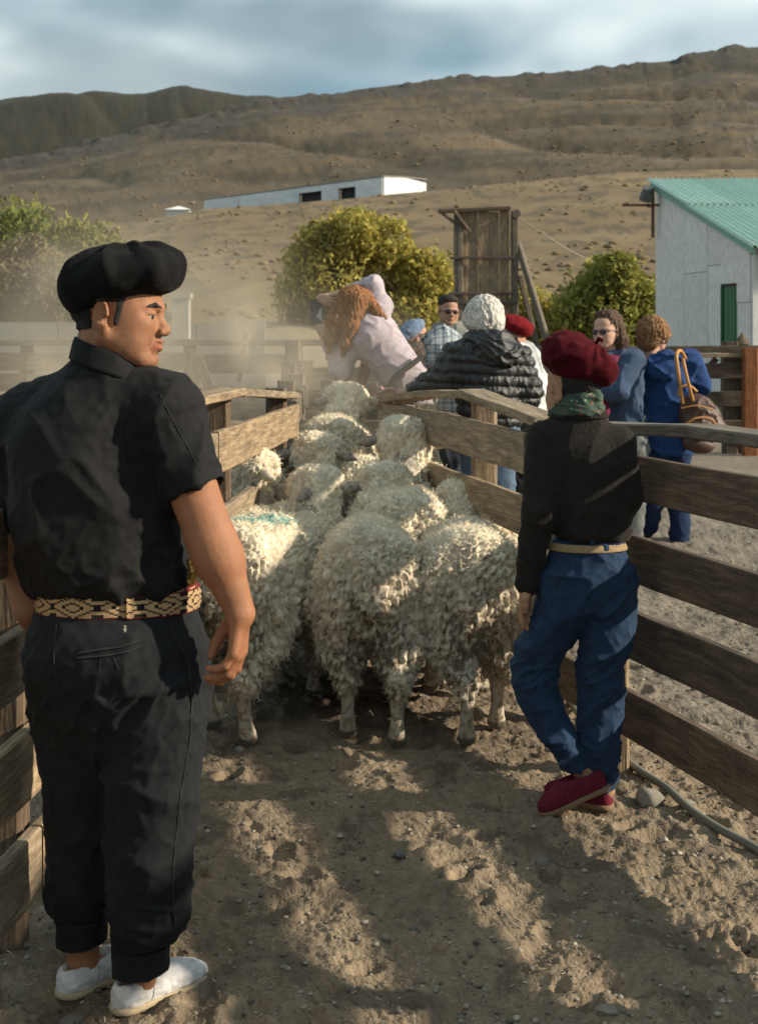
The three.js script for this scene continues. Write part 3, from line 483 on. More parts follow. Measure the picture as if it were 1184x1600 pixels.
// ---------------------------------------------------------------- long shed on the slope
{
  const t = thing('long_shed', 'long white shed with two dark doorways on the hill slope', 'shed', [0, 0, 0]);
  const P0 = [(598 - CX) / F * 170, -170], P1 = [(320 - CX) / F * 203, -203], L = Math.hypot(P1[0] - P0[0], P1[1] - P0[1]), ang = Math.atan2(-(P1[1] - P0[1]), P1[0] - P0[0]);
  const yb = terrain(P0[0], 170) - 1.2, eave = hAt(277, 170), ridge = hAt(268, 171);
  const wm = std([0.84, 0.86, 0.85], { roughness: 0.7, map: scaled(fadeT, 0.08) });
  const inner = new THREE.Group(); t.add(inner); inner.name = 'shell'; inner.position.set(P0[0], 0, P0[1]); inner.rotation.y = ang;       // along +x: away to the left
  const W = 6.5, hh = eave - yb;
  const bays = [[0, 5.4], [8.9, 12.6], [17.65, 31.9]]; bays.push([31.9, L]);
  for (const [a, b] of bays) part('wall_bay', new THREE.BoxGeometry(b - a - 0.06, hh, 0.2).translate((a + b) / 2, yb + hh / 2, 0), wm, inner);
  for (const [a, b] of [[5.4, 8.9], [12.6, 17.65]]) { part('lintel', new THREE.BoxGeometry(b - a, 0.7, 0.2).translate((a + b) / 2, eave - 0.35, 0.003), wm, inner); part('doorway_shade_panel', new THREE.BoxGeometry(b - a, hh, 0.2).translate((a + b) / 2, yb + hh / 2, 0.5), std([0.02, 0.018, 0.015]), inner); }  // near-black panel just inside each doorway stands in for the shade within
  const gable = new THREE.Shape([[0, yb], [W, yb], [W, eave - 0.3], [W / 2, eave + 0.12], [0, eave]].map((p) => new THREE.Vector2(...p)));
  part('gable_wall', new THREE.ExtrudeGeometry(gable, { depth: 0.2, bevelEnabled: false }).rotateY(-Math.PI / 2).translate(0.08, 0, 0.1), wm, inner);
  const rl = Math.hypot(W / 2, eave + 0.12 - eave), ra = Math.atan2(eave + 0.12 - eave, W / 2);
  part('roof_slope', new THREE.BoxGeometry(L + 0.4, 0.12, rl + 0.3).rotateX(-ra * 1).translate(L / 2, (eave + eave + 0.12) / 2 + 0.12, W / 4), std([0.26, 0.26, 0.24]), inner);
  part('roof_slope', new THREE.BoxGeometry(L + 0.4, 0.12, rl + 0.3).rotateX(ra).translate(L / 2, (eave + eave + 0.12) / 2 + 0.12, W * 3 / 4), std([0.26, 0.26, 0.24]), inner);
  inner.children.slice().forEach((c) => { c.applyMatrix4(new THREE.Matrix4().compose(inner.position, inner.quaternion, new THREE.Vector3(1, 1, 1))); t.add(c); }); t.remove(inner);
  const q = thing('small_hut', 'tiny white roofed hut left of the long shed on the slope', 'hut', [0, 0, 0]);
  const hx = (278 - CX) / F * 185, hy = hAt(331, 185);
  part('hut_wall', new THREE.BoxGeometry(3.0, 3, 2).translate(hx, hy - 1.2, -186), std([0.6, 0.62, 0.6]), q);
  part('hut_roof', new THREE.CylinderGeometry(0.01, 2.1, 0.55, 4, 1).rotateY(Math.PI / 4).scale(1.2, 1, 0.9).translate(hx, hy + 0.56, -186), std([0.66, 0.69, 0.67]), q);
}

// ---------------------------------------------------------------- bushes
function bush(name, label, px, py0, py1, wpx, d, seed, tint, leaves0 = 9000, group) {
  const s = F / d, w = wpx / s / 2, x = (px - CX) / s, yTop = hAt(py0, d), y0 = terrain(x, d) - 0.1, H = yTop - y0, r = mulberry(seed);
  const t = thing(name, label, 'bush', [x, y0, -d], group);
  const lobes = [], nl = 34, leaves = Math.floor(leaves0 * 1.9);
  for (let i = 0; i < nl; i++) { const a = r() * TAU, q = Math.sqrt(r()), cx = Math.cos(a) * q * w * 0.74, cz = Math.sin(a) * q * w * 0.6, top = H * Math.sqrt(Math.max(0.08, 1 - (cx / w) ** 2 * 0.85)) * (0.72 + 0.28 * r()), rr = H * (0.10 + 0.16 * r()); lobes.push([cx, Math.max(rr * 0.7, (top - rr) * (i % 3 === 0 ? r() : 1)), cz, rr]); }
  const pos = new Float32Array(leaves * 18), col = new Float32Array(leaves * 18), nor = new Float32Array(leaves * 18);
  const v = new THREE.Vector3(), q = new THREE.Quaternion(), e = new THREE.Euler();
  for (let i = 0; i < leaves; i++) {
    const l = lobes[Math.floor(r() * nl)], th = Math.acos(1 - 2 * r()), ph = r() * TAU, rad = l[3] * (0.55 + 0.5 * Math.pow(r(), 0.6)) * (1 + 0.25 * N3(l[0] + Math.cos(ph), th, ph));
    const c = [l[0] + rad * Math.sin(th) * Math.cos(ph), Math.max(0.05, l[1] + rad * Math.cos(th) * 1.05), l[2] + rad * Math.sin(th) * Math.sin(ph)], sz = H * (0.013 + 0.016 * r());
    q.setFromEuler(e.set(r() * 3, r() * 6.3, r() * 3)); const b = 0.7 + 0.6 * r(), yl = r() * 0.4, cc = [tint[0] * b * (1 + yl), tint[1] * b * (1 + yl * 0.6), tint[2] * b];
    const quad = [[-0.35, -1, 0], [0.35, -1, 0.1], [0.4, 1, 0], [-0.35, -1, 0], [0.4, 1, 0], [-0.3, 0.9, 0.15]]; const n = v.set(0, 0, 1).applyQuaternion(q).clone();
    quad.forEach((p, k) => { v.set(p[0] * sz, p[1] * sz, p[2] * sz).applyQuaternion(q); const o = i * 18 + k * 3; pos[o] = c[0] + v.x; pos[o + 1] = c[1] + v.y; pos[o + 2] = c[2] + v.z; nor[o] = n.x; nor[o + 1] = n.y; nor[o + 2] = n.z; col[o] = cc[0]; col[o + 1] = cc[1]; col[o + 2] = cc[2]; });
  }
  const g = new THREE.BufferGeometry(); g.setAttribute('position', new THREE.BufferAttribute(pos, 3)); g.setAttribute('normal', new THREE.BufferAttribute(nor, 3)); g.setAttribute('color', new THREE.BufferAttribute(col, 3));
  part('crown', g, phys([1, 1, 1], { vertexColors: true, side: THREE.DoubleSide, roughness: 0.9, transmission: 0.35, thickness: 0, specularIntensity: 0.2 }), t).userData.kind = 'stuff';
  const stems = []; for (let i = 0; i < 7; i++) { const l = lobes[i]; stems.push(new THREE.TubeGeometry(new THREE.CatmullRomCurve3([new THREE.Vector3(l[0] * 0.15, -0.1, l[2] * 0.15), new THREE.Vector3(l[0] * 0.5, l[1] * 0.5, l[2] * 0.5), new THREE.Vector3(l[0], l[1], l[2])]), 8, H * 0.012, 6)); }
  part('trunk', join(stems), std([0.11, 0.085, 0.06]), t);
}
const willow = [0.33, 0.305, 0.085];
bush('willow_bush', 'large yellow green willow bush left of the timber tower', 572, 322, 500, 286, 42, 4, willow, 15000, 'willow bushes below the slope');
bush('willow_bush', 'rounded green willow bush beside the white shed', 955, 394, 510, 150, 38, 9, [0.24, 0.255, 0.07], 9000, 'willow bushes below the slope');
bush('willow_bush', 'low yellow green willow bush right behind the timber tower', 838, 436, 515, 110, 40, 14, willow, 6000, 'willow bushes below the slope');
bush('willow_bush', 'tall dark green bush at the far left edge', 20, 308, 470, 190, 52, 23, [0.14, 0.165, 0.05], 9000, 'bushes on the left bank');
bush('willow_bush', 'green bush on the left bank above the man in black', 130, 338, 480, 180, 50, 31, [0.17, 0.185, 0.06], 8000, 'bushes on the left bank');
bush('grey_bush', 'grey dry bush on the left bank in front of green ones', 55, 362, 480, 190, 46, 37, [0.21, 0.185, 0.12], 9000, 'bushes on the left bank');
bush('grey_bush', 'low dusty grey bush behind the concrete pillar', 220, 455, 520, 130, 44, 41, [0.16, 0.15, 0.09], 5000, 'bushes on the left bank');
{ // scrub on the slopes
  const r = mulberry(91), n = 3000, g = mergeVertices(strip(new THREE.IcosahedronGeometry(1, 1)).deleteAttribute('normal')); g.computeVertexNormals(); displace(g, (x, y, z) => 0.3 * N3(x * 2, y * 2, z * 2));
  const im = new THREE.InstancedMesh(g, std([1, 1, 1], { roughness: 1 }), n), c = new THREE.Color();
  for (let i = 0; i < n; i++) { let d, x; do { d = 62 + Math.pow(r(), 1.6) * 560; x = (r() - 0.5) * 0.62 * d; } while (r() > 0.45 + 1.4 * fbm2(x * 0.02 + 3, d * 0.02, 3)); const s = (0.09 + 0.26 * r() * r()) * (d > 240 ? 2.0 : 1); im.setMatrixAt(i, M4([x, terrain(x, d) + s * 0.2, -d], [0, r() * 6, 0], [s * 1.3, s * 0.7, s * 1.3])); const b = 0.6 + 0.6 * r(); im.setColorAt(i, c.setRGB(0.175 * b, 0.128 * b, 0.066 * b)); }
  im.name = 'hill_scrub'; im.userData = { kind: 'stuff', label: 'low dry scrub tufts dotted over the brown slopes' }; scene.add(im);
}
// ---------------------------------------------------------------- sheep
const hash3 = (i, j, k) => { let h = Math.imul(i, 374761393) ^ Math.imul(j, 668265263) ^ Math.imul(k, 2147483647 - 918273); h = Math.imul(h ^ h >>> 13, 1274126177); return h ^ h >>> 16; };
function worley(x, y, z) { // [distance to the nearest point, to the second, a number of the nearest]
  const xi = Math.floor(x), yi = Math.floor(y), zi = Math.floor(z); let a = 9, b = 9, id = 0;
  for (let k = -1; k < 2; k++) for (let j = -1; j < 2; j++) for (let i = -1; i < 2; i++) {
    const h = hash3(xi + i, yi + j, zi + k), dx = xi + i + (h & 255) / 255 - x, dy = yi + j + (h >> 8 & 255) / 255 - y, dz = zi + k + (h >> 16 & 255) / 255 - z, d = dx * dx + dy * dy + dz * dz;
    if (d < a) { b = a; a = d; id = h; } else if (d < b) b = d;
  }
  return [Math.sqrt(a), Math.sqrt(b), (id >>> 24) / 255];
}
const lockGeo = (() => { // one crimped lock of wool, root at the origin, tip along +z
  const P = [], n = 6; for (let i = 0; i <= n; i++) { const t = i / n; P.push(new THREE.Vector3(0.16 * Math.sin(t * 8.5) * (0.4 + t), 0.14 * Math.cos(t * 8.5) * t - 0.35 * t * t, t)); }
  const c = new THREE.CatmullRomCurve3(P), g = new THREE.TubeGeometry(c, 6, 1, 4, false), p = g.attributes.position;
  const v = new THREE.Vector3(); for (let i = 0; i < p.count; i++) { const r = Math.floor(i / 5) / 6, q = c.getPointAt(clamp(r)); v.fromBufferAttribute(p, i).sub(q).multiplyScalar(0.055 * (1 - 0.7 * r * r)).add(q); p.setXYZ(i, v.x, v.y, v.z); }
  g.computeVertexNormals(); return g;
})();
const woolM = std([1, 1, 1], { vertexColors: true, roughness: 1, bumpMap: scaled(fuzzT, 9), bumpScale: 0.004 });
const lockM = std([1, 1, 1], { roughness: 1 });
const skinM = std([1, 1, 1], { vertexColors: true, roughness: 0.9, bumpMap: scaled(fuzzT, 12), bumpScale: 0.002 });

// forward is -z. Pose: neck root and head place, head yaw, hoof places of the four legs
function sheepShapes({ head = [0, 0.92, -0.66], yaw = 0, pitch = 0.15, hind = [[-0.10, 0.30], [0.10, 0.42]], fore = [[-0.09, -0.34], [0.09, -0.28]], seed = 1, mark = false, dirt = 1, res = 0.0085, locks = 17000, bend = 0 }) {
  const core = [loft([[-0.46, bend, 0.54, 0.10, 0.12], [-0.36, bend * 0.7, 0.535, 0.165, 0.175], [-0.15, bend * 0.3, 0.545, 0.205, 0.225], [0.10, 0, 0.545, 0.215, 0.24], [0.30, 0, 0.56, 0.222, 0.24], [0.42, 0, 0.565, 0.205, 0.215], [0.49, 0, 0.555, 0.14, 0.15]], { axis: 2, round: 0.06 })];
  const wool = [...core, ...chain([[bend, 0.58, -0.36], V([bend, 0.62, -0.46], head, 0.5), [head[0], head[1] - 0.02, head[2]]], [0.135, 0.105, 0.105])];
  const hd = (x, y, z) => { const c = Math.cos(yaw), s = Math.sin(yaw); return [head[0] + c * x + s * z, head[1] + y, head[2] - s * x + c * z]; };
  wool.push(ell(hd(0, 0.03, -0.005), [0.140, 0.105, 0.135], yaw));
  hind.forEach(([hx, hz], i) => { const s = i ? 1 : -1; wool.push(cap([s * 0.115, 0.50, 0.29], [lerp(s * 0.12, hx, 0.5), 0.36, lerp(0.34, hz, 0.4)], 0.135, 0.10), cap([lerp(s * 0.12, hx, 0.5), 0.36, lerp(0.34, hz, 0.4)], [hx, 0.235, hz + 0.035], 0.10, 0.052)); });
  fore.forEach(([hx, hz], i) => { const s = i ? 1 : -1; wool.push(cap([s * 0.11, 0.48, -0.33], [hx, 0.28, hz], 0.11, 0.055)); });
  wool.push(cap([0, 0.66, 0.44], [0, 0.53, 0.515], 0.055, 0.04));
  const f = uni(wool, 0.045);
  const clumps = (x, y, z, k = 1) => { const w = worley(x * 38 * k + seed * 3.7, y * 22 * k, z * 38 * k), c = ss(0.02, 0.42, w[1] - w[0]); return [w, c]; };
  const disp = (x, y, z, nx, ny, nz) => {
    const up = ss(0.35, 0.9, ny), k = lerp(1, 1.2, up), q = 0.012 * fbm3(x * 9 + seed, y * 7, z * 9, 2), [w, c] = clumps(x + q, y, z - q, k), crack = ss(0.03, 0.2, Math.abs(fbm3(x * 8 + seed * 5, y * 4, z * 8, 2)));
    const amp = z < -0.44 ? 0.014 : lerp(0.020, 0.012, up);
    const w2 = worley(x * 95, y * 60, z * 95);
    return 0.022 * fbm3(x * 5 + seed, y * 5, z * 5, 3) + amp * (c - 0.6) - 0.010 * (1 - crack) * (1 - up) + 0.006 * (0.5 - w2[0]);
  };
  const g = surface(f, res, disp);
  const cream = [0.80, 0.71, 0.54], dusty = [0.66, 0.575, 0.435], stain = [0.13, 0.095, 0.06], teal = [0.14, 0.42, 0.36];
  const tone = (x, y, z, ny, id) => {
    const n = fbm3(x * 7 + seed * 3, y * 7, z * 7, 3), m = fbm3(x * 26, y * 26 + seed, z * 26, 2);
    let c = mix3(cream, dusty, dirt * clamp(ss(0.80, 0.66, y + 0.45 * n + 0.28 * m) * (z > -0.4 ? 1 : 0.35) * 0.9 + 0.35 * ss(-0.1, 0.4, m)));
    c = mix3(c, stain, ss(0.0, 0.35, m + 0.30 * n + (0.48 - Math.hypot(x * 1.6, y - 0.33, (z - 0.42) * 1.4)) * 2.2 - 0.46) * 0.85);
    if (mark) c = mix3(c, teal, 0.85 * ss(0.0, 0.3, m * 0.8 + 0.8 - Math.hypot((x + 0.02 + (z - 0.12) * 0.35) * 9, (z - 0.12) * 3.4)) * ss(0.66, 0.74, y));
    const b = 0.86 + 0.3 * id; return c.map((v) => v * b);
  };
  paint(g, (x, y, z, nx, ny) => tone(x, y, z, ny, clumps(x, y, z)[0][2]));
  // locks
  const P = g.attributes.position, N = g.attributes.normal, r = mulberry(seed * 100 + 3), ls = [];
  const X = new THREE.Vector3(), Y = new THREE.Vector3(), Z = new THREE.Vector3(), M = new THREE.Matrix4();
  for (let i = 0; i < locks; i++) {
    const v = Math.floor(r() * P.count), x = P.getX(v), y = P.getY(v), z = P.getZ(v); if (N.getY(v) < -0.75) continue;
    Z.set(N.getX(v), N.getY(v), N.getZ(v)); const onHead = z < -0.5 && y > 0.8, len = (onHead ? 0.015 : 0.019) + 0.018 * r() * r(), wd = 0.55 + 0.4 * r();
    Z.y -= N.getY(v) > 0.5 ? 0.5 : 2.0 + 2.0 * r(); Z.x += (r() - 0.5) * 0.9; Z.z += (r() - 0.5) * 0.9; Z.normalize();
    X.set(r() - 0.5, r() - 0.5, r() - 0.5).cross(Z).normalize(); Y.crossVectors(Z, X);
    M.makeBasis(X, Y, Z).scale(new THREE.Vector3(len * wd, len * wd, len)); M.setPosition(x - N.getX(v) * 0.006, y - N.getY(v) * 0.006, z - N.getZ(v) * 0.006);
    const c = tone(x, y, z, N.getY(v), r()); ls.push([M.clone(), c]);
  }
  // body: face, ears and legs in short hair, with the trunk inside the fleece
  const b = [...core.map((q) => grow(q, -0.03)), cap([bend, 0.62, -0.36], head, 0.10, 0.07)];
  const muz = chain([hd(0, 0.0, -0.05), hd(0, -0.045 - 0.05 * pitch, -0.15), hd(0, -0.075 - 0.14 * pitch, -0.225)], [0.078, 0.058, 0.040]); b.push(...muz, ell(hd(0, 0.005, -0.10), [0.06, 0.05, 0.07], yaw));
  for (const s of [-1, 1]) b.push(cap(hd(s * 0.085, 0.035, 0.02), hd(s * 0.175, 0.015, 0.05), 0.020, 0.024), cap(hd(s * 0.175, 0.015, 0.05), hd(s * 0.225, 0.0, 0.045), 0.023, 0.007));
  hind.forEach(([hx, hz], i) => { b.push(...chain([[(i ? 1 : -1) * 0.11, 0.48, 0.28], [hx, 0.31, hz - 0.02], [hx, 0.255, hz + 0.045], [hx, 0.10, hz + 0.012], [hx, 0.062, hz]], [0.09, 0.045, 0.033, 0.021, 0.026]), cap([hx, 0.065, hz], [hx, 0.03, hz - 0.018], 0.026, 0.030)); for (const s of [-1, 1]) b.push(cap([hx + s * 0.014, 0.032, hz - 0.012], [hx + s * 0.017, 0.012, hz - 0.052], 0.019, 0.012)); });
  fore.forEach(([hx, hz], i) => { b.push(...chain([[(i ? 1 : -1) * 0.10, 0.46, -0.33], [hx, 0.25, hz - 0.01], [hx, 0.09, hz], [hx, 0.05, hz - 0.01]], [0.07, 0.034, 0.022, 0.027])); for (const s of [-1, 1]) b.push(cap([hx + s * 0.014, 0.035, hz - 0.012], [hx + s * 0.016, 0.012, hz - 0.05], 0.020, 0.012)); });
  const bg = surface(uni(b, 0.016), 0.0085, (x, y, z) => 0.0025 * N3(x * 60, y * 60, z * 60));
  paint(bg, (x, y, z) => { const n = fbm3(x * 30, y * 30, z * 30, 2); if (y < 0.035) return [0.10, 0.085, 0.065]; if (z < -0.42) return mix3([0.38, 0.335, 0.27], [0.22, 0.19, 0.155], ss(-0.05, 0.3, n)).map((v) => v * 0.9); return mix3([0.50, 0.445, 0.35], [0.26, 0.20, 0.13], ss(0.0, 0.35, n + (0.14 - y) * 1.2)); });
  return { fleece: boxUV(g), body: boxUV(bg), ls };
}
function sheep(shape, label, px, d, turn = 0, scale = 1, lift = 0, roll = 0) {
  const x = (px - CX) / F * d, t = thing('sheep', label, 'sheep', [x, 0.004 + lift, -d], 'woolly sheep crowding up the race');
  t.rotation.set(roll, turn, 0); t.scale.setScalar(scale);
  part('body', shape.body, skinM, t); part('fleece', shape.fleece, woolM, t);
  const im = new THREE.InstancedMesh(lockGeo, lockM, shape.ls.length), c = new THREE.Color();
  shape.ls.forEach(([m, q], i) => { im.setMatrixAt(i, m); im.setColorAt(i, c.setRGB(...q)); });
  im.name = 'wool_locks'; im.userData.kind = 'stuff'; im.castShadow = im.receiveShadow = true; t.add(im); return t;
}
const sheepA = sheepShapes({ seed: 1, mark: true, head: [-0.03, 0.79, -0.68], yaw: 1.30, pitch: -0.5, hind: [[-0.13, 0.26], [0.09, 0.43]], bend: 0.02 });
const sheepB = sheepShapes({ seed: 2, head: [0.075, 0.80, -0.70], yaw: 0.12, hind: [[-0.085, 0.34], [0.095, 0.44]] });
const sheepC = sheepShapes({ seed: 3, head: [0.04, 0.745, -0.69], yaw: -0.3, hind: [[-0.02, 0.44], [0.11, 0.22]] });
const sheepUp = sheepShapes({ seed: 4, head: [0.0, 0.90, -0.60], yaw: -0.25, dirt: 0.5 });
const sheepTight = sheepShapes({ seed: 5, head: [-0.05, 0.90, -0.38], yaw: -0.8, dirt: 0.5 });
// the distance given is that of the middle of the body
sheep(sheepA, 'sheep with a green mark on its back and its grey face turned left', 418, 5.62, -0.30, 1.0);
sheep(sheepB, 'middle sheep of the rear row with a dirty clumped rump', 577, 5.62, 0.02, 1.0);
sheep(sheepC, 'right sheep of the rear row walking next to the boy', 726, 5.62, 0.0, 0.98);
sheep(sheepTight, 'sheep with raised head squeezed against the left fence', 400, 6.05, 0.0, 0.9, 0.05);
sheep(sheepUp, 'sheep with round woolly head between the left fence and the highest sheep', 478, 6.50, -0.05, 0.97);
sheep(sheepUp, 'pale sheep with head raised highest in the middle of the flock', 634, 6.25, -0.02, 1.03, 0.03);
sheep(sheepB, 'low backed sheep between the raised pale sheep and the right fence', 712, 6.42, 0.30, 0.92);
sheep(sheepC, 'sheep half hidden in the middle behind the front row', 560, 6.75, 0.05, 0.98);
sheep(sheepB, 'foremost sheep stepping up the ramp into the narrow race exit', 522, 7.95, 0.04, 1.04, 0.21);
{ const t = thing('loading_ramp', 'low plank ramp under the foremost sheep', 'ramp', [0, 0, 0]);
  for (let i = 0; i < 9; i++) { const d = 7.42 + i * 0.23, y = Math.min(0.19, 0.05 + (d - 7.42) * 0.35); part('plank', new THREE.BoxGeometry(0.44, 0.035, 0.215).translate(-0.195, y, -d), pick(greyW, i), t); } }
// ---------------------------------------------------------------- people: shared builders
const mv = (m) => (p) => { const v = new THREE.Vector3(...p).applyMatrix4(m); return [v.x, v.y, v.z]; };
// a head looking along +z, chin near y = 0, crown near y = 0.24; fine = with all features
function headField({ jaw = 1, nose = 1, brow = 1, neck = 1, smile = 0, w = 1, nl = 1 } = {}) {
  const X = (p) => [p[0] * w, p[1], p[2]];
  const base = [ell([0, 0.150, -0.018], [0.076 * w, 0.088, 0.098]), ell([0, 0.085, 0.030], [0.060 * w, 0.085, 0.060]), ell([0, 0.155, 0.033], [0.062 * w, 0.05, 0.053]), ell([0, 0.012, 0.068], [0.024 * jaw, 0.018, 0.019]), cap([0, 0.06, -0.022], [0, -0.11 * nl, -0.022 - 0.023 * nl], 0.054 * neck, 0.060 * neck)];
  for (const s of [-1, 1]) base.push(cap(X([s * 0.052 * jaw, 0.062, -0.005]), X([s * 0.028 * jaw, 0.018, 0.058]), 0.024, 0.020), ell(X([s * 0.038, 0.084 + smile * 0.004, 0.060]), [0.023, 0.021 + smile * 0.002, 0.022 + smile * 0.003]), cap(X([s * 0.012, 0.124, 0.080]), X([s * 0.044, 0.126, 0.062]), 0.0125 * brow, 0.010 * brow), ell(X([s * 0.040, 0.056, 0.030]), [0.029 * jaw, 0.046, 0.046]), ell(X([s * 0.055, 0.10, 0.02]), [0.018, 0.05, 0.045]));
  let f = uni(base, 0.013);
  f = cut(f, uni([ell(X([-0.031, 0.107, 0.094]), [0.020, 0.0125, 0.018]), ell(X([0.031, 0.107, 0.094]), [0.020, 0.0125, 0.018])], 0.001), 0.008);
  const fine = [f, cap([0, 0.116, 0.079], [0, 0.080, 0.098 + 0.004 * (nose - 1)], 0.0080, 0.0112 * nose), ell([0, 0.0765, 0.100], [0.0115 * nose, 0.009, 0.0105])];
  for (const s of [-1, 1]) fine.push(ell([s * 0.0135 * nose, 0.073, 0.095], [0.0085, 0.0085, 0.010]));
  fine.push(ell([0, 0.046, 0.070], [0.030, 0.025, 0.021]));
  let g = uni(fine, 0.008);
  const lips = [g, ...chain([[-0.023, 0.047 + smile * 0.004, 0.079], [-0.008, 0.0515, 0.0895], [0.008, 0.0515, 0.0895], [0.023, 0.047 + smile * 0.004, 0.079]], [0.0035, 0.0052, 0.0052, 0.0035]), ...chain([[-0.019, 0.042 + smile * 0.003, 0.080], [0, 0.0395, 0.0895], [0.019, 0.042 + smile * 0.003, 0.080]], [0.0035, 0.0065, 0.0035])];
  for (const s of [-1, 1]) lips.push(ell(X([s * 0.031, 0.1115, 0.0722]), [0.0168, 0.0068, 0.0152]), ell(X([s * 0.031, 0.0960, 0.0700]), [0.0160, 0.0050, 0.0145]));
  g = uni(lips, 0.0045);
  g = cut(g, uni(chain([[-0.027, 0.0465 + smile * 0.007, 0.084], [0, 0.0455, 0.0975], [0.027, 0.0465 + smile * 0.007, 0.084]], [0.0016, 0.0028, 0.0016]), 0.001), 0.003);
  if (smile) g = cut(g, uni([...chain([[0.019, 0.075, 0.092], [0.029, 0.060, 0.084], [0.033, 0.044, 0.074]], [0.002, 0.0026, 0.0018]), ...chain([[-0.019, 0.075, 0.092], [-0.029, 0.060, 0.084], [-0.033, 0.044, 0.074]], [0.002, 0.0026, 0.0018])], 0.001), 0.005);
  const ears = [g];
  for (const s of [-1, 1]) { let e = uni([ell(X([s * 0.081, 0.103, -0.014]), [0.0105, 0.034, 0.022], s * 0.5), ell(X([s * 0.079, 0.075, -0.007]), [0.008, 0.012, 0.010], s * 0.4)], 0.006); e = cut(e, uni([ell(X([s * 0.0915, 0.108, -0.012]), [0.0085, 0.023, 0.0135], s * 0.5), ell(X([s * 0.088, 0.094, -0.002]), [0.008, 0.010, 0.008], s * 0.5)], 0.004), 0.003); ears.push(e); }
  return uni(ears, 0.005);
}
function skinTone(tone, stubble = 0) { return (x, y, z) => { const n = fbm3(x * 40, y * 40, z * 40, 3), m = fbm3(x * 120, y * 120, z * 120, 2); let c = tone.map((v, k) => v * (1 + 0.24 * n + 0.16 * m * (k ? 0.7 : 1))); if (z > 0.075 && Math.abs(x) < 0.024 && y > 0.034 && y < 0.0555) c = mix3(c, [tone[0] * 0.98, tone[1] * 0.60, tone[2] * 0.62], 0.7); if (stubble && z > 0.01 && y < 0.066 + 0.02 * n) c = mix3(c, [0.09, 0.06, 0.045], stubble * clamp(0.5 + m * 1.6)); return c; }; }
const eyeGeo = paint((() => { const g = mergeVertices(new THREE.SphereGeometry(0.0122, 20, 16).deleteAttribute('uv').rotateX(Math.PI / 2)); g.computeVertexNormals(); return g; })(), (x, y, z) => { const a = Math.acos(clamp(z / 0.0122, -1, 1)); return a < 0.2 ? [0.01, 0.01, 0.01] : a < 0.58 ? [0.045, 0.025, 0.013] : [0.42, 0.38, 0.34]; });
const eyeM = std([1, 1, 1], { vertexColors: true, roughness: 0.25 });
// a hand: wrist at the origin, fingers along -y, palm towards +z, thumb on the +x side (side = 1) or -x side (-1)
function handPrims(m, side, curl = [0.35, 0.5, 0.4], o = {}) {
  const T = mv(m), s = o.scale ?? 1, out = [], r = 0.0098 * s;
  const kn = [[0.031, -0.086], [0.0105, -0.092], [-0.0095, -0.088], [-0.028, -0.078]], len = [[0.040, 0.024, 0.020], [0.044, 0.028, 0.021], [0.040, 0.026, 0.020], [0.031, 0.019, 0.018]];
  const seg = (pts, rs) => { for (let i = 0; i + 1 < pts.length; i++) out.push(cap(T(pts[i].map((v, k) => v * s * (k ? 1 : side))), T(pts[i + 1].map((v, k) => v * s * (k ? 1 : side))), rs[i] * s, rs[i + 1] * s)); };
  kn.forEach(([x, y], i) => {
    seg([[x * 0.55, -0.005, 0], [x, y, -0.002]], [0.0165, 0.0118]);
    let a = 0, p = [x, y, -0.001]; const pts = [p], c = (o.curls?.[i] ?? curl), fan = (i - 1.4) * -0.05;
    len[i].forEach((l, k) => { a += c[k]; p = [p[0] + Math.sin(fan) * l, p[1] - Math.cos(a) * l, p[2] + Math.sin(a) * l]; pts.push(p); });
    const q = i === 3 ? 0.86 : 1; seg(pts, [0.0112 * q, 0.0098 * q, 0.0090 * q, 0.0074 * q]);
  });
  const th = o.thumb ?? [[0.020, -0.018, 0.008], [0.043, -0.048, 0.022], [0.050, -0.080, 0.032], [0.050, -0.106, 0.036]]; seg(th, [0.018, 0.0145, 0.0115, 0.0088]);
  seg([[0.012, -0.02, 0.008], [0.022, -0.06, 0.010]], [0.020, 0.014]);
  return out;
}
function shoePrims(L = 0.265, W = 1) {
  const k = L / 0.265; const up = loft([[-0.002, 0, 0.036, 0.020, 0.030], [0.02, 0, 0.040, 0.033 * W, 0.040], [0.08, 0, 0.042, 0.037 * W, 0.044], [0.14, 0, 0.040, 0.041 * W, 0.044], [0.19, 0.002, 0.034, 0.046 * W, 0.034], [0.235, 0.003, 0.028, 0.039 * W, 0.026], [0.266, 0.003, 0.024, 0.018 * W, 0.014]].map((r) => [r[0] * k, ...r.slice(1)]), { axis: 2, round: 0.012, p: 2.4 });
  const flat = (y0, y1) => { const f = (x, y, z) => Math.max(y0 - y, y - y1); f.box = [[-9, -9, -9], [9, 9, 9]]; return f; };
  const open = ell([0, 0.098, 0.078 * k], [0.027, 0.056, 0.083 * k], 0, 0.10);
  return { upper: cut(clip(up, flat(0.012, 1), 0.004), open, 0.005), sole: clip(grow(loft([[-0.004, 0, 0.01, 0.020, 0.03], [0.02, 0, 0.01, 0.034 * W, 0.03], [0.10, 0, 0.01, 0.036 * W, 0.03], [0.19, 0.002, 0.01, 0.046 * W, 0.03], [0.24, 0.003, 0.01, 0.037 * W, 0.03], [0.270, 0.003, 0.01, 0.016 * W, 0.03]].map((r) => [r[0] * k, ...r.slice(1)]), { axis: 2, round: 0.01 }), 0.0025), flat(0.0, 0.017), 0.004) };
}
const fold = (x, y, z, A) => { const n = 1 - Math.abs(N3(x, y, z)); return A * (n * n * n - 0.3); };
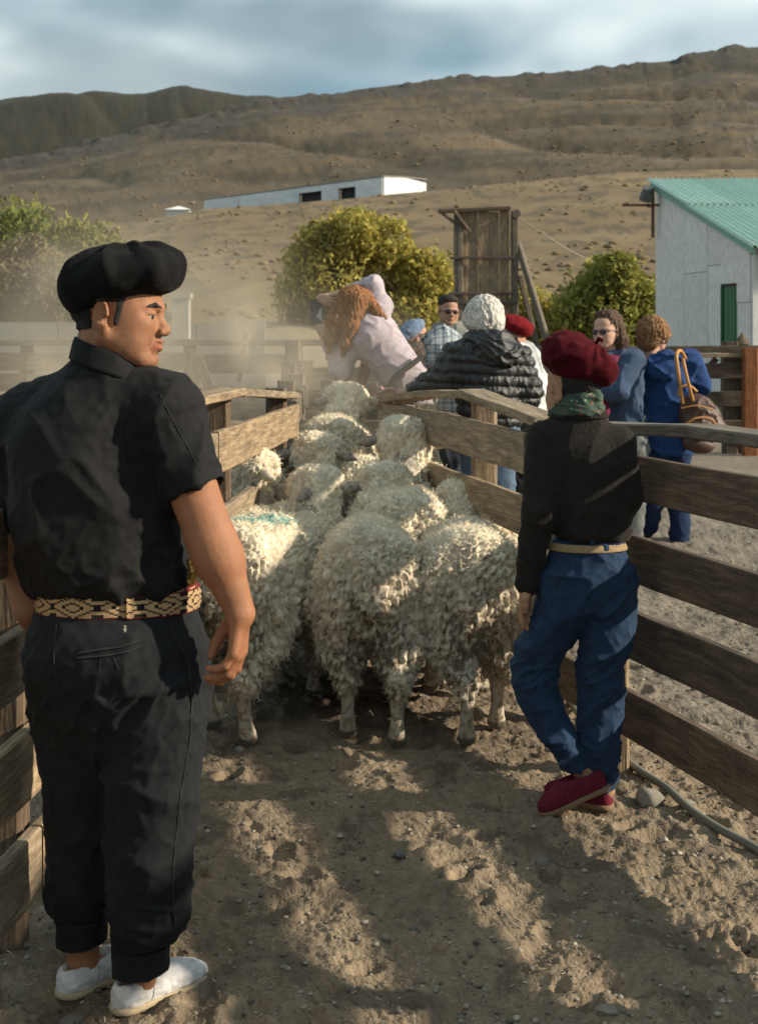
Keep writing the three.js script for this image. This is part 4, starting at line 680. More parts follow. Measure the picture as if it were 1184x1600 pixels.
function face(geo) { // the side of a mesh that looks along +z, as a height over (x, y)
  const P = geo.attributes.position, N = geo.attributes.normal, c = 0.006, map = new Map();
  for (let i = 0; i < P.count; i++) { if (N.getZ(i) < 0.05) continue; const k = Math.floor(P.getX(i) / c) + ',' + Math.floor(P.getY(i) / c); if (!map.has(k)) map.set(k, []); map.get(k).push([P.getX(i), P.getY(i), P.getZ(i)]); }
  return (x, y) => { const near = []; let top = -9; const I = Math.floor(x / c), J = Math.floor(y / c); for (let i = -2; i < 3; i++) for (let j = -2; j < 3; j++) for (const p of map.get((I + i) + ',' + (J + j)) ?? []) { near.push(p); if (p[2] > top) top = p[2]; } let w = 0, z = 0; for (const p of near) if (p[2] > top - 0.03) { const q = 1 / (1e-5 + (p[0] - x) ** 2 + (p[1] - y) ** 2); w += q; z += q * p[2]; } return w ? z / w : 0; };
}
const front = (f, x, y, z0 = 0.5) => { let z = z0; for (let i = 0; i < 400; i++) { const d = f(x, y, z); if (d < 0.0004) return z; z -= Math.max(0.0004, d * 0.6); if (z < -0.6) break; } return 0; };
function seam(h, pts, r, mat, parent, name = 'seam', lift = 0.0004) { const c = new THREE.CatmullRomCurve3(pts.map(([x, y]) => new THREE.Vector3(x, y, 0))); const ps = c.getSpacedPoints(70).map((p) => new THREE.Vector3(p.x, p.y, h(p.x, p.y) + lift)); return part(name, new THREE.TubeGeometry(new THREE.CatmullRomCurve3(ps), 110, r, 5), mat, parent); }
const cloth = (c, o = {}) => phys(c, { roughness: 0.92, map: scaled(fadeT, 2.2), bumpMap: scaled(weaveT, 9), bumpScale: 0.0012, sheen: 0.25, sheenColor: new THREE.Color(0.5, 0.5, 0.5), sheenRoughness: 0.6, specularIntensity: 0.35, ...o });
const felt = (c, o = {}) => phys(c, { roughness: 1, map: scaled(fadeT, 3), bumpMap: scaled(fuzzT, 7), bumpScale: 0.0022, sheen: 0.6, sheenColor: new THREE.Color(...c).multiplyScalar(3).addScalar(0.05), sheenRoughness: 0.5, specularIntensity: 0.1, ...o });
const skinMat = () => phys([1, 1, 1], { vertexColors: true, roughness: 0.52, bumpMap: scaled(fuzzT, 9), bumpScale: 0.0016, specularIntensity: 0.6 });
const skinM2 = skinMat();
const hairMat = (c) => std([1, 1, 1], { vertexColors: true, roughness: 0.72, bumpMap: scaled(fuzzT, 5, 30), bumpScale: 0.004 });
const hairTone = (c, v = 0.35) => (x, y, z) => { const n = N3(x * 150, y * 22, z * 150), q = fbm3(x * 20, y * 12, z * 20, 2); return c.map((k) => k * (1 + v * n + 0.4 * q)); };
const hairDisp = (A) => (x, y, z) => A * N3(x * 110, y * 16, z * 110) + A * 1.0 * N3(x * 45, y * 7, z * 45) + A * 0.7 * N3(x * 230, y * 14, z * 230);

// ---------------------------------------------------------------- the man in black
{
  const D = 3.25, s = F / D, X0 = -0.60, L = (px, py, z = 0) => { const d = D - z; return [(px - CX) / F * d - X0, EYE - (py - CY) / F * d, z]; };
  const t = thing('person', 'man in black shirt, black beret and patterned sash with white slip-on shoes', 'person', [X0, 0, -D]);
  const tone = [0.30, 0.138, 0.070], turn = Math.PI * 0.455;
  // skin: head and neck, right arm with hand, left forearm, ankles, and the trunk inside the clothes
  const HM = M4([0.004, 1.462, 0.0], [0.04, turn, -0.02], 1.075);
  const hf = headField({ jaw: 1.12, nose: 1.02, brow: 1.15, neck: 1.2, smile: 1, w: 1.02 });
  const hg = paint(surface(hf, 0.0027), skinTone(tone, 0.34));
  const sh = L(262, 655, 0.05), el = L(328, 838, 0.085), wr = L(376, 958, 0.10);
  const armR = [cap(sh, V(sh, el, 0.55), 0.062, 0.058), cap(V(sh, el, 0.5), el, 0.058, 0.052), cap(el, V(el, wr, 0.3), 0.050, 0.052), cap(V(el, wr, 0.3), wr, 0.052, 0.032), ell(V(el, wr, 0.22), [0.048, 0.075, 0.050], 0, 0, 0.40)];
  const hm = M4(wr, [-0.10, -1.80, 0.02], 1.0);
  const handR = handPrims(hm, -1, [0.42, 0.55, 0.35], { scale: 1.06, curls: [[0.20, 0.55, 0.35], [0.30, 0.62, 0.42], [0.36, 0.66, 0.45], [0.44, 0.66, 0.4]], thumb: [[0.016, -0.016, 0.012], [0.030, -0.044, 0.040], [0.028, -0.076, 0.056], [0.022, -0.104, 0.062]] });
  const armG = paint(surface(uni([...armR.slice(1), uni(handR, 0.006)], 0.022), 0.0033, (x, y, z) => 0.00025 * N3(x * 90, y * 90, z * 90)), (x, y, z) => { const n = fbm3(x * 18, y * 18, z * 18, 3), k = ss(0.62, 0.86, y); return tone.map((v, i) => v * (1 + 0.16 * n) * (i ? 1 : 1.03) * lerp(i === 0 ? 1.0 : 0.93, 1, k)); });
  const armL = chain([L(30, 690, -0.08), L(22, 850, -0.10), L(52, 945, -0.06), L(70, 1000, -0.10)], [0.06, 0.05, 0.042, 0.03]);
  const coreG = surface(uni([loft([[0.74, 0, -0.02, 0.08, 0.07], [0.90, 0, -0.02, 0.11, 0.08], [1.10, -0.03, -0.02, 0.13, 0.09], [1.34, -0.03, -0.01, 0.09, 0.06]], { round: 0.04 }), cap([0.03, 0.76, 0], [0.07, 0.30, 0.005], 0.06, 0.05), cap([-0.04, 0.76, -0.02], [-0.09, 0.30, -0.06], 0.06, 0.05), cap([-0.01, 1.35, -0.01], [0.0, 1.46, -0.01], 0.06, 0.055), cap([-0.01, 1.36, 0], sh, 0.06, 0.055), ...armL, cap([0.058, 0.30, 0.0], [0.052, 0.06, 0.0], 0.05, 0.036), cap([-0.095, 0.30, -0.07], [-0.092, 0.06, -0.08], 0.05, 0.036), cap([0.055, 0.05, 0.0], [0.11, 0.028, -0.065], 0.031, 0.018), cap([-0.09, 0.05, -0.08], [-0.04, 0.028, -0.145], 0.031, 0.018)], 0.03), 0.008);
  paint(coreG, (x, y, z) => tone.map((v) => v * (1 + 0.12 * fbm3(x * 20, y * 20, z * 20, 2))));
  const keepC = (g) => { const o = g.index ? g.toNonIndexed() : g; return o; };
  const body = mergeGeometries([keepC(hg).applyMatrix4(HM), keepC(armG), keepC(coreG)]);
  part('body', boxUV(body), skinM2, t);
  for (const q of [-1, 1]) { const e = part('eye', eyeGeo, eyeM, t); e.applyMatrix4(HM.clone().multiply(M4([q * 0.0316, 0.1045, 0.0722], [0.02, -0.30, 0]))); }
  const browM = std([0.012, 0.009, 0.008], { roughness: 0.7 });
  for (const q of [-1, 1]) { const b = surface(uni(chain([[q * 0.014, 0.1245, 0.0925], [q * 0.033, 0.1300, 0.0862], [q * 0.055, 0.1235, 0.0650]], [0.0026, 0.0044, 0.0022]), 0.003), 0.0016, (x, y, z) => 0.0012 * N3(x * 300, y * 300, z * 300)); part('eyebrow', b.applyMatrix4(HM), browM, t); }
  const region = (x, y, z) => { const nape = Math.max(z + 0.040, 0.066 + 0.10 * Math.max(0, z + 0.12) - y), burn = Math.max(Math.abs(z - 0.021 - 0.15 * (y - 0.11)) - 0.007 + 0.08 * Math.max(0, 0.10 - y), 0.084 - y, 0.05 - Math.abs(x)), over = Math.max(z - 0.030, 0.132 - y); return Math.min(nape, burn, over); }; region.box = [[-0.1, 0.03, -0.14], [0.1, 0.25, 0.06]];
  const hairF = clip(grow(hf, 0.0042), region, 0.003); hairF.box = [[-0.10, 0.05, -0.135], [0.10, 0.24, 0.05]];
  part('hair', boxUV(paint(surface(hairF, 0.0036, hairDisp(0.0022)), hairTone([0.014, 0.012, 0.011])).applyMatrix4(HM)), hairMat(), t);
  // beret
  const bc = [0.012, 1.673, 0.0];
  const bf = uni([ell(bc, [0.139, 0.066, 0.136], 0, 0, 0.17), ell([bc[0] + 0.008, 1.645, 0], [0.106, 0.036, 0.104], 0, 0, 0.24), ell([bc[0] - 0.078, 1.630, 0.0], [0.062, 0.060, 0.095], 0, 0, 0.3), ell([bc[0] + 0.088, 1.672, 0.01], [0.050, 0.044, 0.08])], 0.03);
  const beretFold = (c, n, A, sd) => (x, y, z) => { const a = Math.atan2(z - c[2], x - c[0]), r = Math.hypot(x - c[0], z - c[2]), m = ss(0.02, 0.07, r) * ss(c[1] - 0.05, c[1] + 0.01, y); const w = a * n + 1.2 * N3(x * 8, y * 8, sd) + sd; return A * m * (Math.pow(0.5 + 0.5 * Math.sin(w), 2) - 0.55) + A * 0.30 * N3(x * 12 + sd, y * 14, z * 12) * ss(c[1] - 0.07, c[1], y) + 0.0006 * N3(x * 90, y * 90, z * 90); };
  part('beret', boxUV(surface(bf, 0.005, beretFold(bc, 7, 0.015, 2.1))), felt([0.014, 0.014, 0.0145], { sheen: 0.3, sheenColor: new THREE.Color(0.35, 0.33, 0.30) }), t);
  // shirt
  const torso = loft([[0.935, -0.004, -0.01, 0.176, 0.130], [0.96, -0.010, -0.01, 0.192, 0.148], [1.00, -0.020, -0.01, 0.196, 0.155], [1.10, -0.035, -0.01, 0.197, 0.158], [1.22, -0.045, -0.005, 0.198, 0.150], [1.32, -0.043, 0, 0.186, 0.130], [1.39, -0.034, 0, 0.145, 0.105], [1.44, -0.024, 0, 0.098, 0.080], [1.475, -0.018, 0, 0.072, 0.068]], { round: 0.03, yaw: 0.35 });
  const hem = L(309, 768, 0.075), sleeveR = cap(L(258, 648, 0.035), hem, 0.086, 0.070), slTop = [cap([-0.02, 1.425, 0], L(255, 640, 0.03), 0.070, 0.080), cap([-0.03, 1.425, 0], L(50, 655, -0.06), 0.065, 0.080)];
  const hemDir = new THREE.Vector3(...hem).sub(new THREE.Vector3(...L(258, 648, 0.035))).normalize();
  const hp = new THREE.Vector3(...hem), slc = (x, y, z) => (x - hp.x) * hemDir.x + (y - hp.y) * hemDir.y + (z - hp.z) * hemDir.z; slc.box = [[-9, -9, -9], [9, 9, 9]];
  const openR = (x, y, z) => Math.max(cap(V(hem, L(258, 648, 0.035), 0.35), V(hem, el, 0.5), 0.058, 0.066)(x, y, z)); openR.box = [[-9, -9, -9], [9, 9, 9]];
  const slR = cut(clip(sleeveR, slc, 0.003), openR, 0.003); slR.box = sleeveR.box;
  const slL = cap(L(36, 670, -0.06), L(36, 790, -0.075), 0.084, 0.070);
  const shirtF = uni([torso, ...slTop, slR, slL], 0.038);
  const shirtDisp = (x, y, z, nx, ny, nz) => { const low = ss(1.15, 0.97, y), side = ss(0.02, 0.16, x); return fold(x * 4.2 + y * 3.4, y * 2.2 - x * 2.4, z * 3 + 3, 0.015) * (0.35 + 0.65 * ss(1.40, 1.25, y)) + fold(x * 9 - y * 7, y * 5 + x * 6, z * 7, 0.006) * (0.3 + 0.7 * side) + low * fold(x * 10, y * 12, z * 10, 0.007) + 0.0015 * N3(x * 30, y * 30, z * 30); };
  const shirtG = surface(shirtF, 0.0055, shirtDisp);
  const blackC = cloth([0.0085, 0.0086, 0.0092], { sheen: 0.14, roughness: 0.78, specularIntensity: 0.45 });
  const shirt = part('shirt', boxUV(shirtG), blackC, t);
  const seamM = std([0.006, 0.006, 0.0065]), shirtH = face(shirtG);
  seam(shirtH, [L(262, 610), L(235, 622), L(206, 650), L(203, 680), L(212, 722)].map((p) => [p[0], p[1]]), 0.0018, seamM, shirt);
  seam(shirtH, [L(262, 612), L(290, 665), L(318, 712), L(335, 742)].map((p) => [p[0], p[1]]), 0.0016, seamM, shirt);
  // collar
  const col = (x, y, z) => { const a = Math.hypot(x + 0.012, z * 1.02), cy = 1.476 - 0.34 * (x + 0.02); return Math.max(Math.abs(a - 0.083 - 0.22 * (cy - y)) - 0.0055, Math.abs(y - cy) - 0.027); }; col.box = [[-0.13, 1.39, -0.12], [0.11, 1.55, 0.12]];
  part('collar', boxUV(surface(col, 0.0042, (x, y, z) => 0.0015 * N3(x * 20, y * 20, z * 20))), blackC, shirt);
  // trousers
  const hips = loft([[0.58, 0.015, -0.03, 0.165, 0.10], [0.66, 0.01, -0.02, 0.190, 0.125], [0.72, 0.006, -0.012, 0.203, 0.140], [0.79, 0.005, 0.0, 0.205, 0.150], [0.86, 0.003, 0.0, 0.196, 0.142], [0.925, 0.0, -0.01, 0.176, 0.126], [0.95, 0.0, -0.01, 0.170, 0.122]], { round: 0.03, yaw: 0.3 });
  const legR = loft([[0.085, 0.058, 0.0, 0.059, 0.064], [0.138, 0.056, 0.0, 0.060, 0.066], [0.155, 0.060, 0.002, 0.072, 0.078], [0.19, 0.068, 0.004, 0.086, 0.090], [0.25, 0.074, 0.006, 0.097, 0.098], [0.40, 0.080, 0.012, 0.101, 0.105], [0.55, 0.088, 0.010, 0.112, 0.115], [0.66, 0.092, 0.004, 0.118, 0.124], [0.76, 0.09, 0, 0.10, 0.12]], { round: 0.008 });
  const legL = loft([[0.115, -0.093, -0.075, 0.053, 0.058], [0.172, -0.094, -0.075, 0.054, 0.060], [0.188, -0.095, -0.073, 0.064, 0.068], [0.22, -0.094, -0.07, 0.077, 0.078], [0.32, -0.091, -0.065, 0.084, 0.088], [0.45, -0.086, -0.055, 0.094, 0.095], [0.58, -0.085, -0.045, 0.108, 0.108], [0.68, -0.08, -0.035, 0.115, 0.118], [0.76, -0.07, -0.02, 0.10, 0.11]], { round: 0.008 });
  const pantsF = uni([hips, legR, legL], 0.03);
  const pantsDisp = (x, y, z) => { const low = ss(0.42, 0.2, y) * ss(0.12, 0.17, y), seat = Math.exp(-(((y - 0.70) / 0.09) ** 2)); return (fold(x * 2.6 + y * 1.2, y * 3.2 - x * 2.2, z * 2.6, 0.013) + fold(x * 9 + y * 5, y * 9 - x * 9, z * 8, 0.0038)) * ss(0.14, 0.2, y) * ss(0.93, 0.84, y) + seat * fold(x * 5 + y * 3, y * 9 - x * 8, z * 5 + 4, 0.010) + low * fold(x * 5, y * 12 + x * 4, z * 5, 0.010) + 0.0016 * N3(x * 26, y * 26, z * 26) - (y > 0.076 && y < 0.19 ? 0 : 0); };
  const pantsG = surface(pantsF, 0.0055, pantsDisp);
  const pantsM = cloth([0.0145, 0.0162, 0.0185], { sheen: 0.22, roughness: 0.88 });
  const pants = part('trousers', boxUV(pantsG), pantsM, t);
  const pf = face(pantsG), stitch = std([0.010, 0.011, 0.0125]);
  seam(pf, [L(108, 958), L(108, 1010), L(112, 1050)].map((p) => [p[0], p[1]]), 0.0016, stitch, pants);
  seam(pf, [L(272, 962), L(290, 1000), L(302, 1035), L(306, 1120), L(292, 1220), L(280, 1330), L(280, 1440)].map((p) => [p[0], p[1]]), 0.0026, stitch, pants);
  seam(pf, [L(146, 996), L(170, 992), L(205, 988), L(234, 980)].map((p) => [p[0], p[1]]), 0.0032, stitch, pants, 'pocket_welt', 0.001);
  seam(pf, [L(144, 1003), L(172, 1001), L(206, 997), L(236, 989)].map((p) => [p[0], p[1]]), 0.0026, stitch, pants, 'pocket_welt', 0.001);
  seam(pf, [L(178, 1004), L(176, 1024)].map((p) => [p[0], p[1]]), 0.0012, stitch, pants, 'tuck'); seam(pf, [L(196, 1002), L(205, 1020)].map((p) => [p[0], p[1]]), 0.0012, stitch, pants, 'tuck');
  for (const [fld, y0, y1, c, z, n] of [[legR, 0.080, 0.142, 0.057, 0, 'cuff'], [legL, 0.112, 0.174, -0.0935, -0.075, 'cuff']]) {
    const band = (x, y, z2) => Math.max(Math.abs(fld(x, Math.max(y, y0 + 0.02), z2) - 0.003) - 0.004, Math.abs(y - 0.10 * (x - c) - (y0 + y1) / 2) - (y1 - y0) / 2); band.box = [[c - 0.09, y0 - 0.02, z - 0.09], [c + 0.09, y1 + 0.02, z + 0.09]];
    part(n, boxUV(surface(band, 0.0042, (x, y, zz) => 0.002 * N3(x * 25, y * 25, zz * 25))), pantsM, pants);
  }
  // embroidered figure, as the photograph shows it
  { const q = L(212, 965), sh2 = []; const disc = (x, y, r) => sh2.push(new THREE.CircleGeometry(r, 10).translate(x, y, 0)), bar = (x0, y0, x1, y1, w) => { const a = Math.atan2(y1 - y0, x1 - x0); sh2.push(new THREE.PlaneGeometry(Math.hypot(x1 - x0, y1 - y0), w).rotateZ(a).translate((x0 + x1) / 2, (y0 + y1) / 2, 0)); };
    disc(0, 0.0075, 0.0024); bar(-0.0032, 0.0095, 0.0032, 0.0095, 0.0012); bar(0, 0.005, 0, -0.002, 0.0036); bar(-0.001, 0.004, -0.0042, 0.0005, 0.0016); bar(0.001, 0.004, 0.0038, 0.001, 0.0016); bar(-0.001, -0.002, -0.0022, -0.0095, 0.0022); bar(0.001, -0.002, 0.0028, -0.0095, 0.0022);
    const zz = pf(q[0], q[1]) + 0.003; part('embroidered_mark', join(sh2).translate(q[0], q[1], zz), std([0.62, 0.60, 0.52], { side: THREE.DoubleSide }), pants); }
  // woven sash
  const sashT = tex(512, 128, (u, v) => {
    if (v < 0.07 || v > 0.93) return [0.42, 0.03, 0.07];
    const S = 26, x = Math.floor(u * S * 8), y = Math.floor((v - 0.07) / 0.86 * 12); const px = x % 26, dx = Math.abs(px - 12.5), dy = Math.abs(y - 5.5), q = dx / 2 + dy;
    const on = (q > 2.4 && q < 3.6) || (q > 5.8 && q < 6.9) || (q < 0.7) || (dx > 11 && dy < 1.6) || (dx > 10 && dy > 4.4);
    const n = 0.9 + 0.2 * N3(u * 400, v * 90, 1); return on ? [0.06 * n, 0.055 * n, 0.06 * n] : [0.84 * n, 0.70 * n, 0.52 * n];
  }, true);
  const sashM = std([1, 1, 1], { map: sashT, bumpMap: scaled(weaveT, 8, 2), bumpScale: 0.0015, roughness: 0.95 });
  const sash = (a0, a1, yA, yB, hA, hB, off, name) => { const pos = [], uv = [], idx = [], n = 90; for (let i = 0; i <= n; i++) { const u = i / n, a = lerp(a0, a1, u), cy = 0.3, ex = Math.cos(a) * (0.174 + off), ez = Math.sin(a) * (0.127 + off), x = Math.cos(cy) * ex + Math.sin(cy) * ez, z = -Math.sin(cy) * ex + Math.cos(cy) * ez - 0.01, y = lerp(yA, yB, u), h = lerp(hA, hB, u), b = 0.0025 * N2(u * 14, off * 900); for (const [k, e] of [[0, 0], [0.06, 0.003], [0.5, 0.005], [0.94, 0.003], [1, 0]]) { const q = 1 + (e + b) / 0.15; pos.push(x * q, y + h * (k - 0.5) + b, z * q); uv.push(u * (a1 - a0) / TAU * 1.25, k); } } for (let i = 0; i < n; i++) for (let k = 0; k < 4; k++) { const o = i * 5 + k; idx.push(o, o + 1, o + 5, o + 1, o + 6, o + 5); } const g = new THREE.BufferGeometry(); g.setAttribute('position', new THREE.Float32BufferAttribute(pos, 3)); g.setAttribute('uv', new THREE.Float32BufferAttribute(uv, 2)); g.setIndex(idx); g.computeVertexNormals(); sashM.side = THREE.DoubleSide; return part(name, g, sashM, t); };
  sash(0, TAU, 0.932, 0.932, 0.052, 0.052, 0.006, 'sash'); sash(-0.5, 1.55, 0.922, 0.930, 0.056, 0.050, 0.012, 'sash_overlap');
  // knife handle tucked in the sash
  { const kb = L(301, 892, 0.02), g = surface(uni([...chain([[kb[0] - 0.006, kb[1] + 0.022, kb[2]], [kb[0] + 0.004, kb[1] + 0.002, kb[2] + 0.006], [kb[0] - 0.004, kb[1] - 0.022, kb[2]]], [0.008, 0.012, 0.010])], 0.004), 0.003, (x, y, z) => 0.0025 * N3(x * 90, y * 90, z * 90)); part('knife_handle', g, std([0.55, 0.36, 0.12], { metalness: 0.7, roughness: 0.35 }), t).userData.label = 'golden knife handle tucked in the sash'; }
  // canvas slip-ons
  const white = cloth([0.68, 0.67, 0.66], { sheen: 0, bumpScale: 0.0008 }), sole = std([0.55, 0.44, 0.28], { roughness: 0.9, bumpMap: scaled(fuzzT, 20, 60), bumpScale: 0.002 });
  const sp = shoePrims(0.262, 1.06), ug = boxUV(surface(sp.upper, 0.0032, (x, y, z) => 0.0012 * N3(x * 40, y * 40, z * 40) + fold(x * 18, y * 26, z * 16, 0.0016))), sg = boxUV(surface(sp.sole, 0.0034));
  const seamW = std([0.30, 0.29, 0.28]);
  for (const [x, z, yaw] of [[0.008, 0.052, 2.42], [-0.131, -0.022, 2.46]]) {
    const m = part('shoe', ug, white, t); m.position.set(x, 0.004, z); m.rotation.y = yaw; m.scale.y = 0.84;
    const so = part('sole', sg, sole, m); so.name = 'sole';
    for (const q of [-1, 1]) { const c = new THREE.CatmullRomCurve3([0.014, 0.03, 0.05, 0.066].map((y, i) => { const z2 = 0.075 + i * 0.002; let xx = 0.06; while (sp.upper(q * xx, y, z2) > 0.0005 && xx > 0.01) xx -= 0.0008; return new THREE.Vector3(q * (xx + 0.0008), y, z2); })); part('stitching', new THREE.TubeGeometry(c, 12, 0.0009, 4), seamW, m); }
    const tabx = (() => { let xx = 0.06; while (sp.upper(xx, 0.052, 0.125) > 0.0005 && xx > 0.01) xx -= 0.0008; return xx; })(); part('fabric_tab', new THREE.BoxGeometry(0.003, 0.012, 0.015).translate(tabx + 0.001, 0.052, 0.125), std([0.80, 0.80, 0.80]), m); part('fabric_tab_print', new THREE.BoxGeometry(0.001, 0.003, 0.010).translate(tabx + 0.0032, 0.053, 0.125), std([0.05, 0.05, 0.05]), m);
  }
}
// ---------------------------------------------------------------- the boy with the red beret
{
  const D = 4.53, X0 = 0.63, L = (px, py, z = 0) => { const d = D - z; return [(px - CX) / F * d - X0, EYE - (py - CY) / F * d, z]; };
  const t = thing('person', 'boy in dark red beret, black sweater and blue baggy trousers stepping left', 'person', [X0, 0, -D]);
  const tone = [0.36, 0.20, 0.115];
  const HM = M4([-0.012, 1.236, -0.005], [0.10, Math.PI + 0.62, 0.03], 0.93);
  const hf = headField({ jaw: 0.95, neck: 0.88, w: 0.98, nl: 0.35 });
  const hg = paint(surface(hf, 0.0034), skinTone(tone));
  const sh = L(848, 690, 0.0), el = L(843, 800, 0.035), wr = L(823, 915, 0.0);
  const hand = handPrims(M4(wr, [0.10, 1.0, -0.06], 0.86), -1, [0.2, 0.3, 0.2], { scale: 0.88, curls: [[0.12, 0.25, 0.15], [0.18, 0.3, 0.2], [0.26, 0.36, 0.22], [0.34, 0.4, 0.25]], thumb: [[0.018, -0.016, 0.010], [0.036, -0.048, 0.018], [0.038, -0.078, 0.022], [0.034, -0.102, 0.024]] });
  const armG = paint(surface(uni([cap(V(el, wr, 0.6), wr, 0.032, 0.026), uni(hand, 0.005)], 0.016), 0.0034), (x, y, z) => tone.map((v) => v * (1 + 0.15 * fbm3(x * 25, y * 25, z * 25, 2))));
  const footL0 = L(915, 1195, 0.02), footR0 = [0.085, 0.12, -0.01];
  const coreG = paint(surface(uni([loft([[0.70, 0.04, 0, 0.06, 0.05], [0.85, 0.04, 0, 0.075, 0.06], [1.05, 0.02, 0, 0.08, 0.06], [1.18, 0.0, 0, 0.06, 0.045]], { round: 0.03 }), cap([0.06, 0.74, 0], [0.07, 0.30, -0.01], 0.04, 0.03), cap([0.0, 0.74, 0], [-0.13, 0.44, -0.04], 0.04, 0.032), ...chain([[-0.13, 0.44, -0.04], [-0.111, 0.34, -0.02], [-0.064, 0.24, 0.01], [-0.02, 0.17, 0.022]], [0.032, 0.030, 0.028, 0.028]), cap([0.0, 1.15, -0.005], [-0.01, 1.28, -0.005], 0.042, 0.045), cap(L(893, 1185, 0.022), L(914, 1208, 0.02), 0.030, 0.029), cap(L(914, 1208, 0.02), L(928, 1224, 0.02), 0.030, 0.026), cap([0.07, 0.30, -0.02], [0.090, 0.06, -0.02], 0.04, 0.030), cap([0.09, 0.06, -0.02], [0.06, 0.035, -0.06], 0.028, 0.022)], 0.02), 0.008), (x, y, z) => tone.map((v) => v * (1 + 0.12 * fbm3(x * 20, y * 20, z * 20, 2))));
  part('body', boxUV(mergeGeometries([hg.toNonIndexed().applyMatrix4(HM), armG.toNonIndexed(), coreG.toNonIndexed()])), skinM2, t);
  const region = (x, y, z) => Math.max(z + 0.034, 0.082 - y); region.box = hf.box; const hairF = clip(grow(hf, 0.006), region, 0.004); hairF.box = [[-0.1, 0.04, -0.14], [0.1, 0.25, 0.03]];
  part('hair', boxUV(paint(surface(hairF, 0.004, hairDisp(0.002)), hairTone([0.016, 0.012, 0.010])).applyMatrix4(HM)), hairMat(), t);
  const bc = [0.004, 1.447, 0.0];
  const bf = uni([ell(bc, [0.118, 0.066, 0.118], 0, 0.12, -0.36), ell([bc[0] - 0.006, 1.405, 0.0], [0.094, 0.040, 0.092], 0, 0.1, -0.24), ell([bc[0] + 0.065, 1.405, 0.01], [0.060, 0.048, 0.085], 0, 0, -0.5), ell([bc[0] - 0.045, 1.462, 0], [0.065, 0.060, 0.085])], 0.03);
  const bfold = (x, y, z) => { const cx = 0.07, cy = 1.51, a = Math.atan2(y - cy, x - cx), r = Math.hypot(x - cx, y - cy, z * 0.5), m = ss(0.02, 0.06, r) * ss(1.375, 1.42, y); return m * (0.0085 * (Math.pow(0.5 + 0.5 * Math.sin(a * 9 + 2.2 * N3(x * 10, y * 10, 3)), 2) - 0.5) + 0.005 * N3(x * 18, y * 18, z * 18)) + 0.0007 * N3(x * 80, y * 80, z * 80); };
  const red = felt([0.070, 0.0085, 0.0125], { sheen: 0.45, sheenColor: new THREE.Color(0.50, 0.14, 0.14) });
  const beret = part('beret', boxUV(surface(bf, 0.0045, bfold)), red, t);
  { const q = L(935, 530, 0.03); part('stalk', surface(uni(chain([[q[0] - 0.008, q[1] - 0.012, 0.03], [q[0], q[1] + 0.002, 0.035], [q[0] + 0.008, q[1] - 0.003, 0.04]], [0.006, 0.0055, 0.006]), 0.002), 0.002), red, beret); }
  // scarf
  const scarfT = tex(256, 256, (() => { const r = mulberry(8), fl = []; for (let i = 0; i < 70; i++) fl.push([r(), r(), 0.018 + 0.02 * r(), r()]); return (u, v) => { let c = [0.20, 0.28, 0.235]; for (const [a, b, q, k] of fl) { const d = Math.hypot(Math.min(Math.abs(u - a), 1 - Math.abs(u - a)), Math.min(Math.abs(v - b), 1 - Math.abs(v - b))); if (d < q) c = d < q * 0.4 ? [0.62, 0.55, 0.40] : k < 0.6 ? [0.52, 0.12, 0.16] : [0.34, 0.44, 0.36]; } return c; }; })(), true);
  const sc = uni([loft([[1.262, 0.004, 0.0, 0.086, 0.086], [1.30, 0.005, 0, 0.079, 0.080], [1.335, 0.009, 0.002, 0.068, 0.07], [1.348, 0.010, 0.002, 0.060, 0.062]], { round: 0.012 }), cap([-0.075, 1.265, 0.0], [0.05, 1.325, 0.05], 0.018, 0.018)], 0.012);
  part('scarf', boxUV(surface(sc, 0.0042, (x, y, z) => fold(x * 10, y * 30 + x * 9, z * 10, 0.006))), std([1, 1, 1], { map: scaled(scarfT, 7), bumpMap: scaled(weaveT, 10), bumpScale: 0.001, roughness: 0.9 }), t);
  // sweater
  const torso = loft([[0.862, 0.048, 0, 0.112, 0.088], [0.89, 0.048, 0, 0.121, 0.097], [0.96, 0.044, 0, 0.124, 0.100], [1.08, 0.030, 0.0, 0.131, 0.100], [1.16, 0.014, 0, 0.134, 0.092], [1.215, 0.006, 0, 0.112, 0.076], [1.262, 0.006, 0, 0.080, 0.066], [1.288, 0.006, 0, 0.068, 0.060]], { round: 0.02 });
  const slv = chain([L(850, 688, 0), el, V(el, wr, 0.96)], [0.060, 0.052, 0.040]), slr = chain([L(963, 694, 0), L(978, 775, 0.0), [0.11, 0.90, -0.16]], [0.060, 0.050, 0.042]);
  const swF = uni([torso, ...slv, ...slr], 0.03);
  const knit = felt([0.032, 0.029, 0.026], { bumpMap: scaled(fuzzT, 6), bumpScale: 0.004, sheen: 0.5, sheenColor: new THREE.Color(0.42, 0.37, 0.30) });
  const sw = part('sweater', boxUV(surface(swF, 0.005, (x, y, z) => fold(x * 3.5 + y * 2, y * 3.5 - x * 3, z * 3.5, 0.007) + ss(1.0, 0.88, y) * fold(x * 7, y * 12, z * 7, 0.005) + 0.0012 * N3(x * 70, y * 70, z * 70))), knit, t);
  const ring = (f, y0, y1, o, th) => { const g = (x, y, z) => Math.max(Math.abs(f(x, y, z) - o) - th, Math.abs(y - (y0 + y1) / 2) - (y1 - y0) / 2); g.box = [[-0.25, y0 - 0.01, -0.2], [0.25, y1 + 0.01, 0.2]]; return g; };
  part('neck_rib', boxUV(surface(ring(torso, 1.252, 1.278, 0.004, 0.006), 0.004, (x, y, z) => 0.0014 * Math.sin(Math.atan2(z, x) * 90))), knit, sw);
